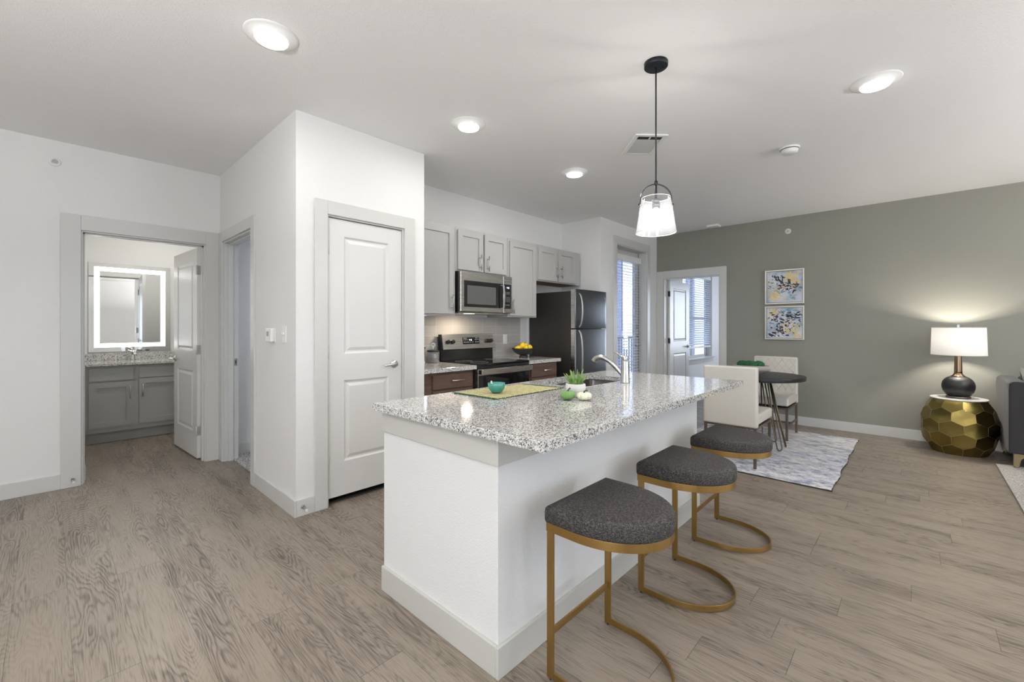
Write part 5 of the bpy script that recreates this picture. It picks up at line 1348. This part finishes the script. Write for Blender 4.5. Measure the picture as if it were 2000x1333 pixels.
def slats(bx0, bx1, yc, zb, zt2, pitch, wid, tilt, axis='x'):
    mb = MB(); z = zt2
    while z > zb:
        dy, dz = wid / 2 * cos(tilt), wid / 2 * sin(tilt)
        mb.add([(bx0, yc - dy, z - dz), (bx1, yc - dy, z - dz), (bx1, yc, z + .002), (bx0, yc, z + .002), (bx1, yc + dy, z + dz), (bx0, yc + dy, z + dz),
                (bx0, yc - dy, z - dz - .0022), (bx1, yc - dy, z - dz - .0022), (bx1, yc, z - .0002), (bx0, yc, z - .0002), (bx1, yc + dy, z + dz - .0022), (bx0, yc + dy, z + dz - .0022)],
               [(0, 1, 2, 3), (3, 2, 4, 5), (6, 7, 8, 9), (9, 8, 10, 11), (0, 1, 7, 6), (5, 4, 10, 11), (0, 3, 9, 6), (3, 5, 11, 9), (1, 2, 8, 7), (2, 4, 10, 8)], False)
        z -= pitch
    return mb
part('slats', slats(bx0, bx1, yd0 - .033, .10, zt - .19, .0435, .048, radians(6)), 'blind', bl)
part('bottom_rail', MB().box(bx0, bx1, yd0 - .055, yd0 - .012, .065, .09), 'white_plastic', bl, bevel=.003)
mb = MB()
for x in (bx0 + .12, (bx0 + bx1) / 2, bx1 - .12):
    mb.tube([(x, yd0 - .058, zt - .18), (x, yd0 - .058, .08)], .0011, 5)
part('ladder_cord', mb, 'white_plastic', bl)
part('wand', MB().tube([(bx0 + .20, yd0 - .072, zt - .17), (bx0 + .20, yd0 - .072, 1.22)], .0042, 8), 'grey_plastic', bl)
# bedroom window and blinds
wn = thing('window_1', ((WO[0] + WO[1]) / 2, YD + .1, WO[2]), 'bedroom window seen through the olive wall doorway', 'window'); wn['kind'] = 'structure'
yw = YD + .11
xm = (WO[0] + WO[1]) / 2
mb = MB()
for (a2, b2, c2, d2) in ((WO[0], WO[0] + .05, WO[2], WO[3]), (WO[1] - .05, WO[1], WO[2], WO[3]), (WO[0] + .05, WO[1] - .05, WO[3] - .05, WO[3]), (WO[0] + .05, WO[1] - .05, WO[2], WO[2] + .05), (WO[0] + .05, WO[1] - .05, 1.42, 1.48), (xm - .03, xm + .03, WO[2] + .05, 1.42), (xm - .03, xm + .03, 1.48, WO[3] - .05)):
    mb.box(a2, b2, yw, yw + .04, c2, d2)
part('window_frame', mb, 'trim', wn)
part('glass_pane', MB().box(WO[0] + .05, WO[1] - .05, yw + .045, yw + .050, WO[2] + .05, WO[3] - .05), 'glass', wn)
part('window_sill', MB().box(WO[0] - .05, WO[1] + .05, YD - .045, yw, WO[2] - .018, WO[2] + .003), 'trim', wn, bevel=.003)
part('window_apron', MB().box(WO[0] - .03, WO[1] + .03, YD - .014, YD - .0005, WO[2] - .10, WO[2] - .019), 'trim', wn)
bl2 = thing('window_blinds', (xm, YD + .05, WO[3]), 'white slatted blinds half raised in the bedroom window', 'blinds')
part('headrail', MB().box(WO[0] + .01, WO[1] - .01, YD + .02, YD + .075, WO[3] - .07, WO[3] - .002), 'white_plastic', bl2)
part('slats', slats(WO[0] + .012, WO[1] - .012, YD + .05, .93, WO[3] - .09, .0435, .048, radians(28)), 'blind', bl2)
part('bottom_rail', MB().box(WO[0] + .012, WO[1] - .012, YD + .022, YD + .078, .872, .902), 'white_plastic', bl2, bevel=.003)
# unseen living room windows, added behind the camera to let light in
for k, (a2, b2) in enumerate(((-1.4, .6), (2.4, 4.4))):
    mb = MB()
    for (p, q_, r_, s_) in ((a2, a2 + .06, .35, 2.35), (b2 - .06, b2, .35, 2.35), (a2 + .06, b2 - .06, .35, .41), (a2 + .06, b2 - .06, 2.29, 2.35), ((a2 + b2) / 2 - .03, (a2 + b2) / 2 + .03, .41, 2.29)): mb.box(p, q_, FY0 - .16, FY0 - .10, r_, s_)
    mb.mat(1).box(a2 + .06, b2 - .06, FY0 - .135, FY0 - .13, .41, 2.29)
    struct('window_%d' % (k + 2), mb, ['trim', 'glass'])
mb = MB()
for (p, q_, r_, s_) in ((-1.45, -1.39, .5, 2.4), (.19, .25, .5, 2.4), (-1.39, .19, .5, .56), (-1.39, .19, 2.34, 2.4)): mb.box(FX0 - .16, FX0 - .10, p, q_, r_, s_)
mb.mat(1).box(FX0 - .135, FX0 - .13, -1.39, .19, .56, 2.34)
struct('window_4', mb, ['trim', 'glass'])  # unseen west window, added as a light source
mb = MB()
for (p, q_, r_, s_) in ((.8, .86, .7, 2.2), (2.14, 2.2, .7, 2.2), (.86, 2.14, .7, .76), (.86, 2.14, 2.14, 2.2)): mb.box(FX1 + .04, FX1 + .09, p, q_, r_, s_)
mb.mat(1).box(FX1 + .06, FX1 + .065, .86, 2.14, .76, 2.14)
struct('window_5', mb, ['trim', 'glass'])  # unseen second bedroom window, added to brighten that room
# outside
o = obj('balcony', MB().box(5.2, 7.6, YD + TP, 4.75, -.15, -.02), 'concrete', base=(6, 4, -.15)); tag(o, 'concrete balcony floor outside the patio door', 'balcony'); o['kind'] = 'structure'
rl = thing('balcony_railing', (6.4, 4.66, -.02), 'dark balcony railing seen through the patio blinds', 'railing')
part('top_rail', MB().box(5.2, 12, 4.62, 4.68, 1.02, 1.07).box(5.2, 12, 4.63, 4.67, .08, .12), 'railing', rl)
mb = MB(); x = 5.25
while x < 12: mb.box(x, x + .022, 4.64, 4.66, .12, 1.02); x += .11
part('balusters', mb, 'railing', rl)
bd = thing('neighbouring_building', (12, 12, 0), 'pale blue building across the way, seen through the blinds', 'building')
mb = MB()
for k in range(54): mb.box(0, 75, 12 + .02 * (k % 2), 12.3, -4 + k * .3, -4 + k * .3 + .298)
part('siding', mb, 'siding', bd)
for (a2, b2) in ((20.2, 21.8), (25.0, 27), (14, 15.3), (31, 32.5), (37.5, 39), (44, 45)): part('window', MB().box(a2, b2, 11.92, 12.0, -3, 6.5), 'ext_dark', bd)
o = obj('balcony_post', MB().box(7.55, 7.75, 4.55, 4.75, -.02, HC), 'ext_dark', base=(7.65, 4.65, 0)); tag(o, 'dark blue balcony post outside the patio door', 'post'); o['kind'] = 'structure'
o = obj('ground', MB().box(-40, 60, -60, 60, -4.2, -4.0), 'concrete', base=(0, 0, -4)); o['kind'] = 'structure'; tag(o, 'ground far below the balcony', 'ground')
